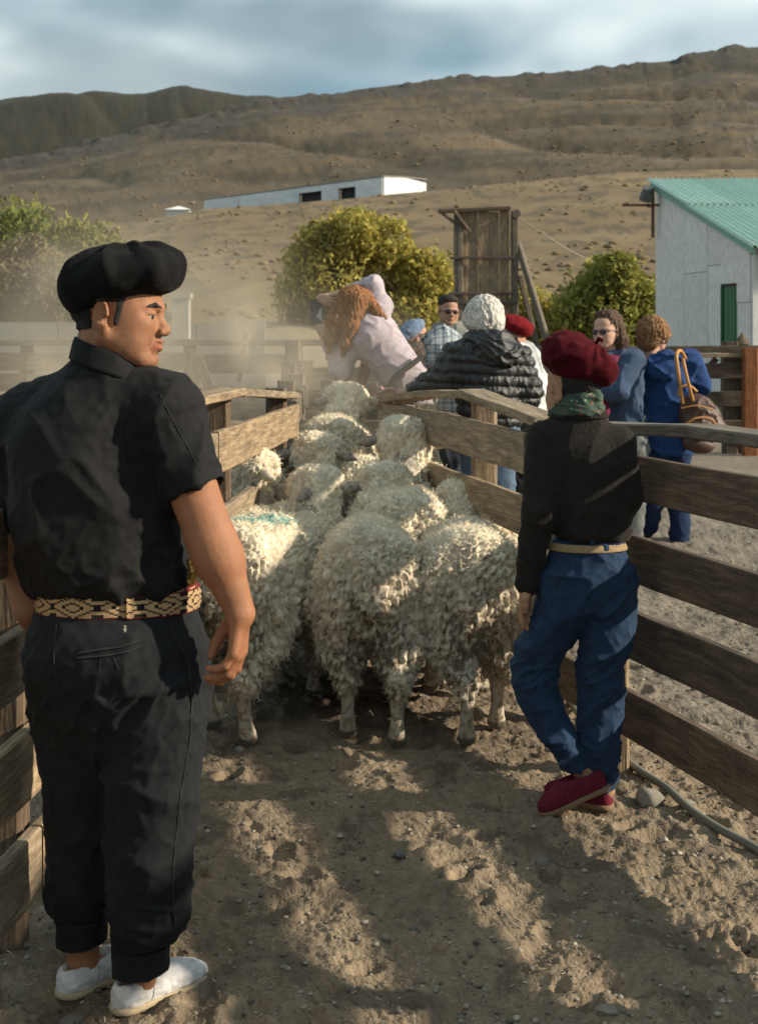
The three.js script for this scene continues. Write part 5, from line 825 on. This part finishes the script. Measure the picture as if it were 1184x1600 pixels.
  // trousers
  const hips = loft([[0.64, 0.035, 0, 0.145, 0.105], [0.70, 0.036, 0, 0.152, 0.112], [0.76, 0.035, 0, 0.148, 0.112], [0.82, 0.032, 0, 0.127, 0.098], [0.862, 0.030, 0, 0.117, 0.090]], { round: 0.02 });
  const legL = loft([[0.138, -0.012, 0.022, 0.042, 0.046], [0.165, -0.018, 0.022, 0.048, 0.052], [0.24, -0.064, 0.01, 0.056, 0.062], [0.34, -0.111, -0.02, 0.067, 0.074], [0.44, -0.134, -0.04, 0.075, 0.082], [0.54, -0.096, -0.03, 0.086, 0.092], [0.64, -0.035, -0.01, 0.096, 0.10], [0.74, 0.0, 0, 0.10, 0.10]], { round: 0.008 });
  const legR = loft([[0.066, 0.080, -0.012, 0.044, 0.048], [0.10, 0.076, -0.012, 0.052, 0.056], [0.14, 0.071, -0.012, 0.058, 0.062], [0.24, 0.070, -0.01, 0.068, 0.071], [0.44, 0.074, 0.0, 0.076, 0.082], [0.64, 0.10, 0, 0.086, 0.096], [0.74, 0.09, 0, 0.085, 0.10]], { round: 0.008 });
  const pf0 = uni([hips, legL, legR], 0.025);
  const blue = cloth([0.022, 0.046, 0.095], { sheen: 0.35, sheenColor: new THREE.Color(0.30, 0.42, 0.60) });
  const pants0 = surface(pf0, 0.005, (x, y, z) => { const low = ss(0.40, 0.2, y); return (fold(x * 3.4 + y * 3, y * 4 - x * 3.4, z * 3.4, 0.012) + fold(x * 10 + y * 7, y * 10 - x * 9, z * 9, 0.004)) * ss(0.07, 0.14, y) + low * fold(x * 9 + 4, y * 16 + x * 8, z * 9, 0.008) + Math.exp(-(((y - 0.46) / 0.09) ** 2)) * fold(x * 8, y * 16 - x * 10, z * 8, 0.009) + 0.0014 * N3(x * 30, y * 30, z * 30); }), pants = part('trousers', boxUV(pants0), blue, t);
  const bst = std([0.012, 0.026, 0.06]), bpf = face(pants0);
  seam(bpf, [L(880, 858), L(862, 920), L(835, 1000), L(828, 1080), L(858, 1170)].map((p) => [p[0], p[1]]), 0.0018, bst, pants); seam(bpf, [L(975, 870), L(955, 905), L(920, 950), L(900, 990)].map((p) => [p[0], p[1]]), 0.0018, bst, pants);
  const belt = part('belt', boxUV(surface(ring(hips, 0.835, 0.860, 0.004, 0.003), 0.0035)), std([0.30, 0.205, 0.095], { roughness: 0.7, map: scaled(fadeT, 4), bumpMap: scaled(fuzzT, 12), bumpScale: 0.001 }), t);
  for (const px of [918, 948]) { const q = L(px, 842), z = front(grow(hips, 0.01), q[0], q[1]); part('belt_loop', new THREE.BoxGeometry(0.014, 0.046, 0.004).translate(q[0], q[1], z + 0.002), blue, pants); }
  // ankle tab
  { const q = L(880, 1182, 0.02), z = front(grow(legL, 0.004), q[0], q[1]); part('ankle_tab', new THREE.BoxGeometry(0.05, 0.020, 0.005).rotateZ(0.45).translate(q[0], q[1], z + 0.002), blue, pants); }
  // red slip-ons
  const redC = cloth([0.145, 0.016, 0.034], { sheen: 0.2, sheenColor: new THREE.Color(0.6, 0.2, 0.25) }), sole = std([0.24, 0.155, 0.09], { roughness: 0.9, bumpMap: scaled(fuzzT, 20, 60), bumpScale: 0.002 });
  const sp = shoePrims(0.235, 0.92), ug = boxUV(surface(sp.upper, 0.0032, (x, y, z) => fold(x * 18, y * 26, z * 16, 0.0016))), sg = boxUV(surface(sp.sole, 0.0034));
  const put = (x, y, z, yaw, pitch) => { const m = part('shoe', ug, redC, t); m.rotation.order = 'YXZ'; m.position.set(x, y, z); m.rotation.set(pitch, yaw, 0); part('sole', sg, sole, m); };
  put(0.096, 0.086, 0.03, -Math.PI / 2 + 0.12, 0.36); put(0.108, 0.004, 0.0, -Math.PI / 2 - 0.62, 0);
  { const q = surface(uni(chain([[0.075, 0.115, 0.03], [0.03, 0.10, 0.03], [-0.01, 0.075, 0.035]], [0.026, 0.024, 0.02]), 0.01), 0.005); part('sock', boxUV(q), cloth([0.012, 0.016, 0.028]), t); }
}
// ---------------------------------------------------------------- the onlookers
// places are given as frame positions at the person's distance; the group stands at the feet
function onlooker(label, px, D, spec) {
  const X0 = (px - CX) / F * D, L = (a, b, z = 0) => { const d = D - z; return [(a - CX) / F * d - X0, EYE - (b - CY) / F * d, z]; };
  const t = thing('person', label, 'person', [X0, 0, -D], undefined);
  spec(t, L); return t;
}
const plain = (prims, mat, parent, name, { k = 0.04, h = 0.010, A = 0.012, f = 6, disp } = {}) => part(name, boxUV(surface(uni(prims, k), h, disp ?? ((x, y, z) => fold(x * f + y * 2, y * f - x * 2, z * f, A)))), mat, parent);
function headOn(t, M, tone, o = {}, extra = []) {
  const f = headField({ nl: 0.6, ...o }), g = paint(surface(f, 0.0048), skinTone(tone));
  const gs = [g.toNonIndexed().applyMatrix4(M)];
  for (const e of extra) gs.push(paint(surface(e, 0.006), (x, y, z) => tone.map((v) => v * (1 + 0.1 * fbm3(x * 20, y * 20, z * 20, 2)))).toNonIndexed());
  part('body', boxUV(mergeGeometries(gs)), skinM2, t);
  for (const q of [-1, 1]) part('eye', eyeGeo, eyeM, t).applyMatrix4(M.clone().multiply(M4([q * 0.0316, 0.1055, 0.0718])));
  return f;
}
const hairOf = (prims, c, M, t, { h = 0.006, A = 0.006, k = 0.02, name = 'hair' } = {}) => part(name, boxUV(paint(surface(uni(prims, k), h, hairDisp(A)), hairTone(c, 0.45)).applyMatrix4(M)), hairMat(), t);
const fair = [0.47, 0.28, 0.20], ruddy = [0.42, 0.23, 0.16];
const lens = std([0.015, 0.012, 0.02], { roughness: 0.12 }), dark = cloth([0.016, 0.018, 0.02]);
function glasses(t, M) { const g = new THREE.Group(); for (const q of [-1, 1]) part('lens', surface(ell([q * 0.032, 0.106, 0.092], [0.026, 0.019, 0.006], q * 0.25), 0.003), lens, t).applyMatrix4(M); part('glasses_frame', join([new THREE.TubeGeometry(new THREE.CatmullRomCurve3([[-0.086, 0.112, 0.0], [-0.060, 0.112, 0.075], [-0.012, 0.114, 0.097], [0.012, 0.114, 0.097], [0.060, 0.112, 0.075], [0.086, 0.112, 0.0]].map((p) => new THREE.Vector3(...p))), 40, 0.0028, 6)]), std([0.03, 0.025, 0.02], { roughness: 0.3 }), t).applyMatrix4(M); }
const legsOf = (L, pts, mat, t, rs = [0.105, 0.075, 0.06]) => plain([...chain(pts[0], rs), ...chain(pts[1], rs), cap(pts[0][0], pts[1][0], 0.13, 0.13)], mat, t, 'trousers');
const feetOf = (t, ps, c = [0.03, 0.03, 0.03]) => { for (const [x, z, yaw] of ps) part('shoe', boxUV(surface(uni([cap([0, 0.035, 0], [Math.sin(yaw) * 0.15, 0.03, Math.cos(yaw) * 0.15], 0.034, 0.032)], 0.01), 0.008)).translate(x, 0.002, z), std(c), t); };

// woman in lavender leaning over the fence with a phone
onlooker('woman in lavender sweater with long auburn hair leaning left to film with a phone', 640, 9.1, (t, L) => {
  const lav = cloth([0.50, 0.43, 0.47], { sheen: 0.3 });
  const M = M4(L(556, 512, 0.02), [0.25, Math.PI + 0.75, 0.30], 0.98);
  const hr = L(500, 466, -0.12), hl = L(499, 512, -0.12);
  const hands = [uni([...handPrims(M4(hr, [0, 2.2, -1.45]), 1, [0.5, 0.8, 0.6], { scale: 0.9 }), cap(hr, L(530, 462, -0.10), 0.026, 0.032)], 0.006), uni([...handPrims(M4(hl, [0, 2.2, -1.2]), -1, [0.5, 0.8, 0.6], { scale: 0.9 }), cap(hl, L(512, 535, -0.10), 0.026, 0.032)], 0.006)];
  headOn(t, M, fair, { jaw: 0.85 }, hands);
  hairOf([ell(L(556, 470, 0.03), [0.098, 0.105, 0.10]), ...chain([L(546, 468, 0.04), L(527, 500, 0.06), L(517, 528, 0.06), L(513, 552, 0.05)], [0.082, 0.068, 0.048, 0.012]), ...chain([L(560, 472, 0.06), L(549, 508, 0.10), L(540, 538, 0.11), L(536, 556, 0.10)], [0.080, 0.060, 0.038, 0.010]), ...chain([L(570, 470, 0.05), L(587, 484, 0.08), L(602, 497, 0.09)], [0.070, 0.038, 0.010])], [0.30, 0.125, 0.042], M4(), t, { A: 0.0045 });
  const chest = L(580, 522, 0), waist = L(622, 575, 0.0), hip = L(648, 612, 0);
  plain([cap(L(572, 505), chest, 0.10, 0.155), cap(chest, waist, 0.160, 0.135), cap(waist, hip, 0.135, 0.15), cap(L(560, 500), L(596, 478), 0.08, 0.07), ...chain([L(592, 480, 0.02), L(583, 446, 0.0), L(540, 458, -0.08)], [0.072, 0.058, 0.040]), ...chain([L(548, 528, 0.04), L(533, 580, 0.02), L(512, 536, -0.10)], [0.078, 0.062, 0.040])], lav, t, 'sweater', { A: 0.011, f: 7 });
  legsOf(L, [[L(652, 618), L(668, 720), L(672, 820)], [L(640, 622, -0.05), L(640, 720, -0.05), L(645, 815, -0.1)]], cloth([0.045, 0.05, 0.035]), t); feetOf(t, [[0.13, 0.03, 3.4], [0.02, -0.06, 3.4]]);
  const strap = new THREE.CatmullRomCurve3([L(660, 556, 0.13), L(640, 572, 0.165), L(616, 590, 0.16), L(604, 612, 0.12)].map((p) => new THREE.Vector3(...p)));
  part('bag_strap', new THREE.TubeGeometry(strap, 20, 0.020, 6), std([0.035, 0.032, 0.026]), t);
});
{ const [x, y, z] = at(494, 487, 9.24), p = thing('phone', 'dark smartphone held up by the woman in lavender', 'phone', [x, y, z]);
  const c = part('case', new THREE.BoxGeometry(0.078, 0.162, 0.010), std([0.02, 0.022, 0.026], { roughness: 0.4 }), p), s = part('screen', new THREE.BoxGeometry(0.070, 0.150, 0.003).translate(0, 0, 0.0063), std([0.10, 0.125, 0.15], { roughness: 0.15 }), p); p.rotation.y = 0.45; }
// person in pink crouching behind the woman
onlooker('person in pink sleeves bent low behind the woman in lavender', 600, 9.5, (t, L) => {
  const pink = cloth([0.52, 0.32, 0.31], { sheen: 0.3 });
  const M = M4(L(640, 585, -0.1), [0.5, Math.PI - 1.2, 0], 0.95), w = L(566, 598, 0.30);
  const hand = uni([...handPrims(M4(w, [0.2, 0.3, Math.PI * 0.95]), 1, [0.15, 0.2, 0.1], { scale: 0.95 }), cap(w, L(560, 612, 0.28), 0.028, 0.034)], 0.006);
  headOn(t, M, fair, {}, [hand]); hairOf([ell([0, 0.14, -0.03], [0.09, 0.10, 0.10])], [0.10, 0.07, 0.05], M, t);
  plain([cap(L(645, 610, -0.1), L(640, 690, -0.1), 0.13, 0.15), ...chain([L(622, 612, 0.0), L(590, 622, 0.20), L(561, 612, 0.29)], [0.075, 0.062, 0.048]), cap(L(640, 605, -0.1), L(655, 545, -0.2), 0.1, 0.07)], pink, t, 'top', { A: 0.015 });
  legsOf(L, [[L(650, 700, -0.1), L(655, 760, -0.1), L(655, 840, -0.1)], [L(630, 700, -0.1), L(630, 760, -0.1), L(630, 840, -0.1)]], dark, t); feetOf(t, [[0.25, -0.1, 3], [0.13, -0.1, 3]]);
});
// man in a flat cap
onlooker('man in blue flat cap and checked shirt looking down into the race', 690, 9.7, (t, L) => {
  const M = M4(L(655, 556, -0.02), [0.42, -1.25, 0], 1.0);
  headOn(t, M, ruddy, { jaw: 1.05, nose: 1.1 });
  hairOf([ell([0, 0.115, -0.075], [0.070, 0.035, 0.035]), ell([0.072, 0.12, -0.04], [0.014, 0.03, 0.03]), ell([-0.072, 0.12, -0.04], [0.014, 0.03, 0.03])], [0.12, 0.11, 0.10], M, t, { A: 0.003, k: 0.01 });
  hairOf([ell([0, 0.022, 0.066], [0.034, 0.026, 0.028]), ell([0.04, 0.045, 0.035], [0.022, 0.03, 0.03]), ell([-0.04, 0.045, 0.035], [0.022, 0.03, 0.03])], [0.32, 0.29, 0.26], M, t, { h: 0.005, A: 0.002, k: 0.02, name: 'beard' });
  part('flat_cap', boxUV(surface(uni([ell([0, 0.185, 0.0], [0.098, 0.062, 0.125], 0, 0.18), ell([0, 0.155, 0.115], [0.075, 0.012, 0.062], 0, 0.28)], 0.03), 0.005, (x, y, z) => 0.004 * N3(x * 20, y * 20, z * 20)).applyMatrix4(M)), cloth([0.18, 0.25, 0.36]), t);
  const plaid = tex(256, 256, (u, v) => { const a = (u * 4) % 1, b = (v * 4) % 1, st = (q) => (q < 0.22 ? 1 : q > 0.45 && q < 0.52 ? 0.6 : q > 0.7 && q < 0.75 ? -0.5 : 0); const k = 0.5 * (st(a) + st(b)); return k > 0 ? mix3([0.60, 0.63, 0.64], [0.20, 0.29, 0.34], k) : mix3([0.60, 0.63, 0.64], [0.82, 0.80, 0.75], -k * 2); }, true);
  plain([cap(L(690, 530), L(690, 560), 0.10, 0.16), cap(L(690, 560), L(700, 650), 0.17, 0.16), ...chain([L(705, 540), L(722, 600), L(690, 630, 0.1)], [0.08, 0.06, 0.05]), ...chain([L(680, 545, 0.05), L(668, 610, 0.10), L(630, 625, 0.05)], [0.08, 0.062, 0.05])], std([1, 1, 1], { map: scaled(plaid, 4.5), roughness: 0.9 }), t, 'shirt', { A: 0.014 });
  legsOf(L, [[L(710, 660), L(712, 740), L(715, 845)], [L(690, 660), L(690, 740), L(692, 845)]], cloth([0.05, 0.06, 0.08]), t); feetOf(t, [[0.10, 0, 3.3], [0.0, 0, 3.3]]);
});
// man with sunglasses
onlooker('smiling man with short dark hair and sunglasses behind the white haired person', 706, 12.2, (t, L) => {
  const M = M4(L(700, 507, 0), [0, 0.25, -0.04], 1.02);
  headOn(t, M, [0.38, 0.21, 0.14], { jaw: 1.08, smile: 1, neck: 1.1 }); glasses(t, M);
  hairOf([ell([0, 0.185, -0.025], [0.083, 0.068, 0.10]), ell([0, 0.212, 0.045], [0.06, 0.026, 0.035])], [0.025, 0.018, 0.014], M, t, { A: 0.005 });
  plain([cap(L(690, 520), L(715, 520), 0.10, 0.10), cap(L(672, 535), L(738, 535), 0.08, 0.08), cap(L(702, 550), L(705, 620), 0.18, 0.17), cap(L(672, 535), L(668, 600), 0.075, 0.055), cap(L(738, 535), L(742, 600), 0.075, 0.055)], cloth([0.24, 0.245, 0.22]), t, 'shirt');
  legsOf(L, [[L(715, 630), L(718, 710), L(720, 775)], [L(695, 630), L(695, 710), L(695, 775)]], dark, t); feetOf(t, [[0.07, 0.0, 0], [-0.06, 0, 0]]);
});
// person in a quilted jacket
onlooker('white haired person in black quilted jacket leaning on the fence', 765, 8.4, (t, L) => {
  const M = M4(L(757, 530, 0), [0.15, Math.PI + 0.35, 0], 1.0), w = L(622, 617, -0.12);
  const hand = uni([...handPrims(M4(w, [0, 0.4, -1.45]), -1, [0.3, 0.3, 0.2], { scale: 0.95 }), cap(w, L(650, 612, -0.1), 0.027, 0.034)], 0.006);
  headOn(t, M, fair, { jaw: 0.95 }, [hand]);
  hairOf([ell([0, 0.150, -0.020], [0.108, 0.112, 0.122]), ell([0, 0.085, -0.055], [0.10, 0.075, 0.085]), ell([0.05, 0.12, 0.03], [0.06, 0.07, 0.07]), ell([-0.05, 0.12, 0.03], [0.06, 0.07, 0.07])], [0.66, 0.63, 0.57], M, t, { A: 0.006 });
  const quilt = phys([0.020, 0.021, 0.022], { roughness: 0.36, bumpMap: scaled(fuzzT, 4), bumpScale: 0.003, map: scaled(fadeT, 2) });
  const puff = (x, y, z) => { const q = y / 0.062 + 0.25 * x / 0.3; return 0.020 * (Math.sqrt(Math.abs(Math.sin(q * Math.PI))) - 0.6) + fold(x * 16, y * 8, z * 16, 0.010); };
  plain([cap(L(757, 540), L(757, 560), 0.13, 0.18), loft([[L(0, 668)[1], 0.01, 0, 0.185, 0.15], [L(0, 620)[1], 0.0, 0, 0.20, 0.165], [L(0, 575)[1], -0.015, 0, 0.205, 0.16], [L(0, 540)[1], -0.02, 0, 0.14, 0.12]], { round: 0.06 }), ...chain([L(715, 560, 0.0), L(690, 590, 0.02), L(650, 612, -0.1)], [0.105, 0.085, 0.062]), ...chain([L(805, 562), L(822, 610), L(815, 655, -0.05)], [0.10, 0.085, 0.07])], quilt, t, 'jacket', { disp: puff, h: 0.008 });
  plain([ell(L(775, 548, 0.13), [0.135, 0.10, 0.085], 0, -0.3, -0.25), ell(L(765, 530, 0.06), [0.13, 0.055, 0.12])], quilt, t, 'hood', { disp: (x, y, z) => fold(x * 12 + y * 6, y * 12, z * 9, 0.020), h: 0.007 });
  legsOf(L, [[L(780, 680), L(785, 780), L(788, 905)], [L(745, 680), L(745, 780), L(748, 905)]], cloth([0.10, 0.15, 0.22]), t); feetOf(t, [[0.09, 0, 3.3], [-0.06, 0, 3.3]]);
});
// person in red beret and white shirt
onlooker('person in red beret and white shirt beside the quilted jacket', 812, 9.4, (t, L) => {
  const M = M4(L(800, 552, 0), [0, Math.PI - 0.9, 0], 0.98);
  headOn(t, M, ruddy, {}); hairOf([ell([0, 0.12, -0.05], [0.084, 0.06, 0.075])], [0.05, 0.03, 0.02], M, t, { A: 0.004 });
  part('beret', boxUV(surface(uni([ell(L(804, 510), [0.125, 0.075, 0.12], 0, 0, -0.25)], 0.02), 0.006, (x, y, z) => 0.006 * N3(x * 14, y * 14, z * 14))), felt([0.17, 0.014, 0.018]), t);
  const lo = L(0, 670)[1], hi = L(0, 535)[1];
  plain([loft([[lo, 0.05, 0, 0.145, 0.11], [(lo + hi) / 2, 0.035, 0, 0.15, 0.11], [hi, 0.0, 0, 0.09, 0.08]], { round: 0.04 }), ...chain([L(826, 556), L(838, 610), L(828, 660, 0.05)], [0.07, 0.055, 0.045])], cloth([0.72, 0.73, 0.74], { sheen: 0 }), t, 'shirt', { A: 0.018 });
  legsOf(L, [[L(828, 680), L(830, 760), L(832, 860)], [L(808, 680), L(806, 760), L(808, 860)]], dark, t); feetOf(t, [[0.08, 0, 3.2], [-0.02, 0, 3.2]]);
});
// woman with sunglasses
onlooker('woman with sunglasses, long brown hair and folded arms in blue sweater', 968, 9.9, (t, L) => {
  const M = M4(L(948, 543, 0.0), [0.02, -0.72, 0.05], 1.04);
  headOn(t, M, fair, { jaw: 0.92, nose: 1.1 }); glasses(t, M);
  hairOf([ell([0, 0.168, -0.035], [0.090, 0.088, 0.106]), ell([0.0, 0.225, 0.015], [0.06, 0.025, 0.05]), ...chain([[0.060, 0.13, -0.05], [0.082, 0.04, -0.05], [0.085, -0.05, -0.03]], [0.045, 0.045, 0.018]), ...chain([[-0.07, 0.14, -0.02], [-0.085, 0.05, -0.02], [-0.085, -0.02, -0.01]], [0.035, 0.03, 0.015]), ...chain([[0, 0.12, -0.08], [0.02, 0.0, -0.10]], [0.075, 0.07])], [0.085, 0.045, 0.024], M, t, { A: 0.005 });
  const blue = cloth([0.060, 0.095, 0.165], { bumpScale: 0.003 }), lo = L(0, 690)[1], hi = L(0, 545)[1];
  plain([loft([[lo, 0.05, 0, 0.125, 0.115], [lerp(lo, hi, 0.35), 0.035, 0, 0.125, 0.115], [lerp(lo, hi, 0.7), 0.02, 0, 0.14, 0.115], [hi, 0.01, 0, 0.095, 0.08]], { round: 0.04 }), ...chain([L(988, 565, 0.05), L(965, 610, 0.16), L(922, 608, 0.12)], [0.088, 0.070, 0.052]), ...chain([L(940, 565, 0.02), L(925, 605, 0.08), L(960, 618, 0.16)], [0.075, 0.062, 0.045])], blue, t, 'sweater', { A: 0.014 });
  plain(chain([L(932, 562, 0.06), L(952, 566, 0.08), L(972, 556, 0.05)], [0.035, 0.04, 0.03]), std([1, 1, 1], { map: scaled(tex(64, 64, (u, v) => { const n = N3(u * 9, v * 9, 2); return n > 0.3 ? [0.50, 0.18, 0.08] : n > -0.1 ? [0.20, 0.08, 0.35] : [0.45, 0.06, 0.18]; }, true), 9), roughness: 0.9 }), t, 'scarf', { h: 0.006, A: 0.008 });
  plain(chain([L(938, 578, 0.07), L(937, 605, 0.12), L(942, 645, 0.12)], [0.03, 0.045, 0.04]), cloth([0.16, 0.02, 0.05]), t, 'scarf_end', { h: 0.006, A: 0.01 });
  legsOf(L, [[L(985, 700), L(990, 770), L(990, 848)], [L(962, 700), L(965, 770), L(968, 848)]], cloth([0.15, 0.16, 0.155]), t, [0.115, 0.08, 0.06]); feetOf(t, [[0.10, 0.03, -0.6], [0.0, 0.03, -0.8]]);
});
// woman in the blue coat
onlooker('woman with short reddish hair in long blue jacket carrying a leather bag', 1045, 10.05, (t, L) => {
  const M = M4(L(1020, 550, 0.0), [0.04, Math.PI - 0.75, 0.02], 1.0);
  headOn(t, M, fair, { jaw: 0.95 });
  hairOf([ell([0, 0.150, -0.022], [0.106, 0.108, 0.122]), ell([0, 0.075, -0.075], [0.082, 0.070, 0.060]), ell([0.055, 0.13, 0.02], [0.05, 0.07, 0.07]), ell([-0.055, 0.13, 0.02], [0.05, 0.07, 0.07])], [0.24, 0.125, 0.052], M, t, { A: 0.007 });
  const royal = cloth([0.022, 0.058, 0.17], { sheen: 0.25, sheenColor: new THREE.Color(0.2, 0.35, 0.8) }), lo = L(0, 712)[1], hi = L(0, 548)[1];
  plain([loft([[lo, 0.005, 0, 0.175, 0.14], [lerp(lo, hi, 0.3), 0.0, 0, 0.165, 0.135], [lerp(lo, hi, 0.7), 0.0, 0, 0.165, 0.13], [lerp(lo, hi, 0.9), -0.01, 0, 0.135, 0.11], [hi, -0.03, 0, 0.085, 0.085]], { round: 0.04 }), ...chain([L(1075, 565, 0.0), L(1096, 600, 0.0), L(1075, 622, -0.10)], [0.085, 0.065, 0.05]), ...chain([L(1012, 565, 0.0), L(1005, 620, -0.05), L(1020, 650, -0.15)], [0.075, 0.06, 0.045])], royal, t, 'jacket', { A: 0.022, f: 5 });
  plain([ell(L(1035, 572, 0.13), [0.12, 0.10, 0.05], 0, -0.2)], royal, t, 'hood', { h: 0.008, A: 0.022, f: 9 });
  plain([...chain([L(1057, 715), L(1060, 780), L(1062, 840)], [0.10, 0.078, 0.068]), ...chain([L(1024, 715), L(1018, 780), L(1014, 822, -0.1)], [0.10, 0.078, 0.066])], cloth([0.018, 0.034, 0.085]), t, 'trousers'); feetOf(t, [[0.075, 0, 3.3], [-0.13, -0.1, 3.3]]);
});
{ const D = 9.85, L = (a, b, z = 0) => { const d = D - z; return [(a - CX) / F * d, EYE - (b - CY) / F * d, -d]; }, t = thing('handbag', 'brown leather backpack hanging from the shoulder of the woman in blue', 'bag', [0, 0, 0]);
  const leather = phys([0.075, 0.032, 0.020], { roughness: 0.45, map: scaled(fadeT, 5), bumpMap: scaled(fuzzT, 6), bumpScale: 0.002 }), tan = std([0.42, 0.20, 0.05], { roughness: 0.6 });
  const bagF = uni([ell(L(1092, 650), [0.145, 0.12, 0.07], 0, 0, -0.25), ell(L(1102, 668), [0.165, 0.09, 0.075], 0, 0, -0.2), ell(L(1085, 632), [0.10, 0.08, 0.06])], 0.05);
  part('bag_body', boxUV(surface(bagF, 0.007, (x, y, z) => fold(x * 9, y * 9, z * 9, 0.012))), leather, t);
  part('front_pocket', boxUV(surface(ell(L(1092, 672, 0.07), [0.10, 0.062, 0.035], 0, 0, -0.15), 0.006)), leather, t);
  const tube = (ps, r) => new THREE.TubeGeometry(new THREE.CatmullRomCurve3(ps.map((p) => new THREE.Vector3(...p))), 30, r, 6);
  part('trim', tube([L(1064, 668, 0.105), L(1085, 654, 0.115), L(1108, 654, 0.105), L(1122, 668, 0.09)], 0.008), tan, t);
  part('flap_edge', tube([L(1063, 638, 0.07), L(1088, 634, 0.085), L(1112, 640, 0.075)], 0.006), tan, t);
  part('strap', tube([L(1066, 630, 0.07), L(1062, 600, 0.12), L(1056, 556, 0.10), L(1062, 548, 0.0), L(1070, 560, -0.1)], 0.013), tan, t); part('strap', tube([L(1082, 626, 0.07), L(1074, 596, 0.13), L(1066, 560, 0.10)], 0.011), tan, t);
  part('handle', tube([L(1060, 618, 0.06), L(1062, 606, 0.07), L(1076, 603, 0.07), L(1088, 612, 0.06)], 0.010), tan, t);
  part('lower_pouch', boxUV(surface(ell(L(1090, 694, 0.0), [0.115, 0.065, 0.06], 0, 0, -0.2), 0.007)), leather, t);
}
// ---------------------------------------------------------------- hose along the fence foot
{ const pts = [[868, 1075], [885, 1095], [905, 1128], [960, 1178], [1000, 1215], [1040, 1242], [1080, 1276], [1120, 1306], [1184, 1338], [1260, 1380]].map(([a, b]) => { const d = F * EYE / (b - CY), x = (a - CX) / F * d; return new THREE.Vector3(x, groundH(x, d) * 0.6 + 0.016, -d); });
  const t = thing('hose', 'grey green hose lying along the foot of the right fence', 'hose', [0, 0, 0]); part('pipe', new THREE.TubeGeometry(new THREE.CatmullRomCurve3(pts), 90, 0.0135, 10), std([0.17, 0.17, 0.135], { roughness: 0.6, map: scaled(fadeT, 6, 1) }), t); }
// ---------------------------------------------------------------- dust raised by the flock
// soft curved flakes, each fading to nothing at its rim, hanging through the volume of the cloud
function dust(name, label, n, seed, place, op, size) {
  const r = mulberry(seed), pos = [], col = [], idx = [], R = 5, A = 14;
  for (let k = 0; k <= R; k++) for (let a = 0; a < A; a++) { const q = k / R, t = a / A * TAU, w = 1 + 0.25 * Math.sin(t * 2 + 1) + 0.15 * Math.sin(t * 3); pos.push(Math.cos(t) * q * w, Math.sin(t) * q * w, 0.25 * q * q + 0.15 * Math.sin(t * 2) * q); col.push(1, 1, 1, Math.pow(1 - q, 2.0)); }
  for (let k = 0; k < R; k++) for (let a = 0; a < A; a++) { const o = k * A + a, p = k * A + (a + 1) % A; idx.push(o, p, o + A, p, p + A, o + A); }
  const g = new THREE.BufferGeometry(); g.setAttribute('position', new THREE.Float32BufferAttribute(pos, 3)); g.setAttribute('color', new THREE.Float32BufferAttribute(col, 4)); g.setIndex(idx); g.computeVertexNormals();
  const m = phys([0.80, 0.70, 0.54], { transparent: true, opacity: op, roughness: 1, depthWrite: false, side: THREE.DoubleSide, vertexColors: true, transmission: 0.5, thickness: 0, specularIntensity: 0 }), im = new THREE.InstancedMesh(g, m, n);
  for (let i = 0; i < n; i++) { const [x, y, d] = place(r), s = size * (0.6 + 0.8 * r()); im.setMatrixAt(i, M4([x, y, -d], [(r() - 0.5) * 1.1, (r() - 0.5) * 1.3, r() * 6], [s * 1.2, s, s])); }
  im.name = numbered(name); im.userData = { kind: 'stuff', label }; scene.add(im);
}
const gauss = (r) => (r() + r() + r() - 1.5) / 1.5;
dust('dust_haze', 'thin tan dust hanging over the pens behind the man', 30, 5, (r) => { const d = 8.5 + r() * 6, px = 40 + 460 * r() + 60 * gauss(r), py = 590 - 190 * Math.pow(r(), 1.3) + 50 * r(); return [(px - CX) / F * d, Math.max(0.1, EYE - (py - CY) / F * d), d]; }, 0.26, 0.70);
dust('dust_haze', 'thin tan dust drifting over the race exit', 13, 6, (r) => { const d = 7.6 + r() * 2.5; return [(550 + 200 * gauss(r) - CX) / F * d, 0.75 + 0.75 * r(), d]; }, 0.20, 0.42);
dust('dust_haze', 'faint dust kicked up round the hooves', 12, 7, (r) => { const d = 4.7 + r() * 0.9; return [(580 + 270 * gauss(r) - CX) / F * d, 0.02 + 0.22 * r() * r(), d]; }, 0.07, 0.20);
renderer.render(scene, camera);
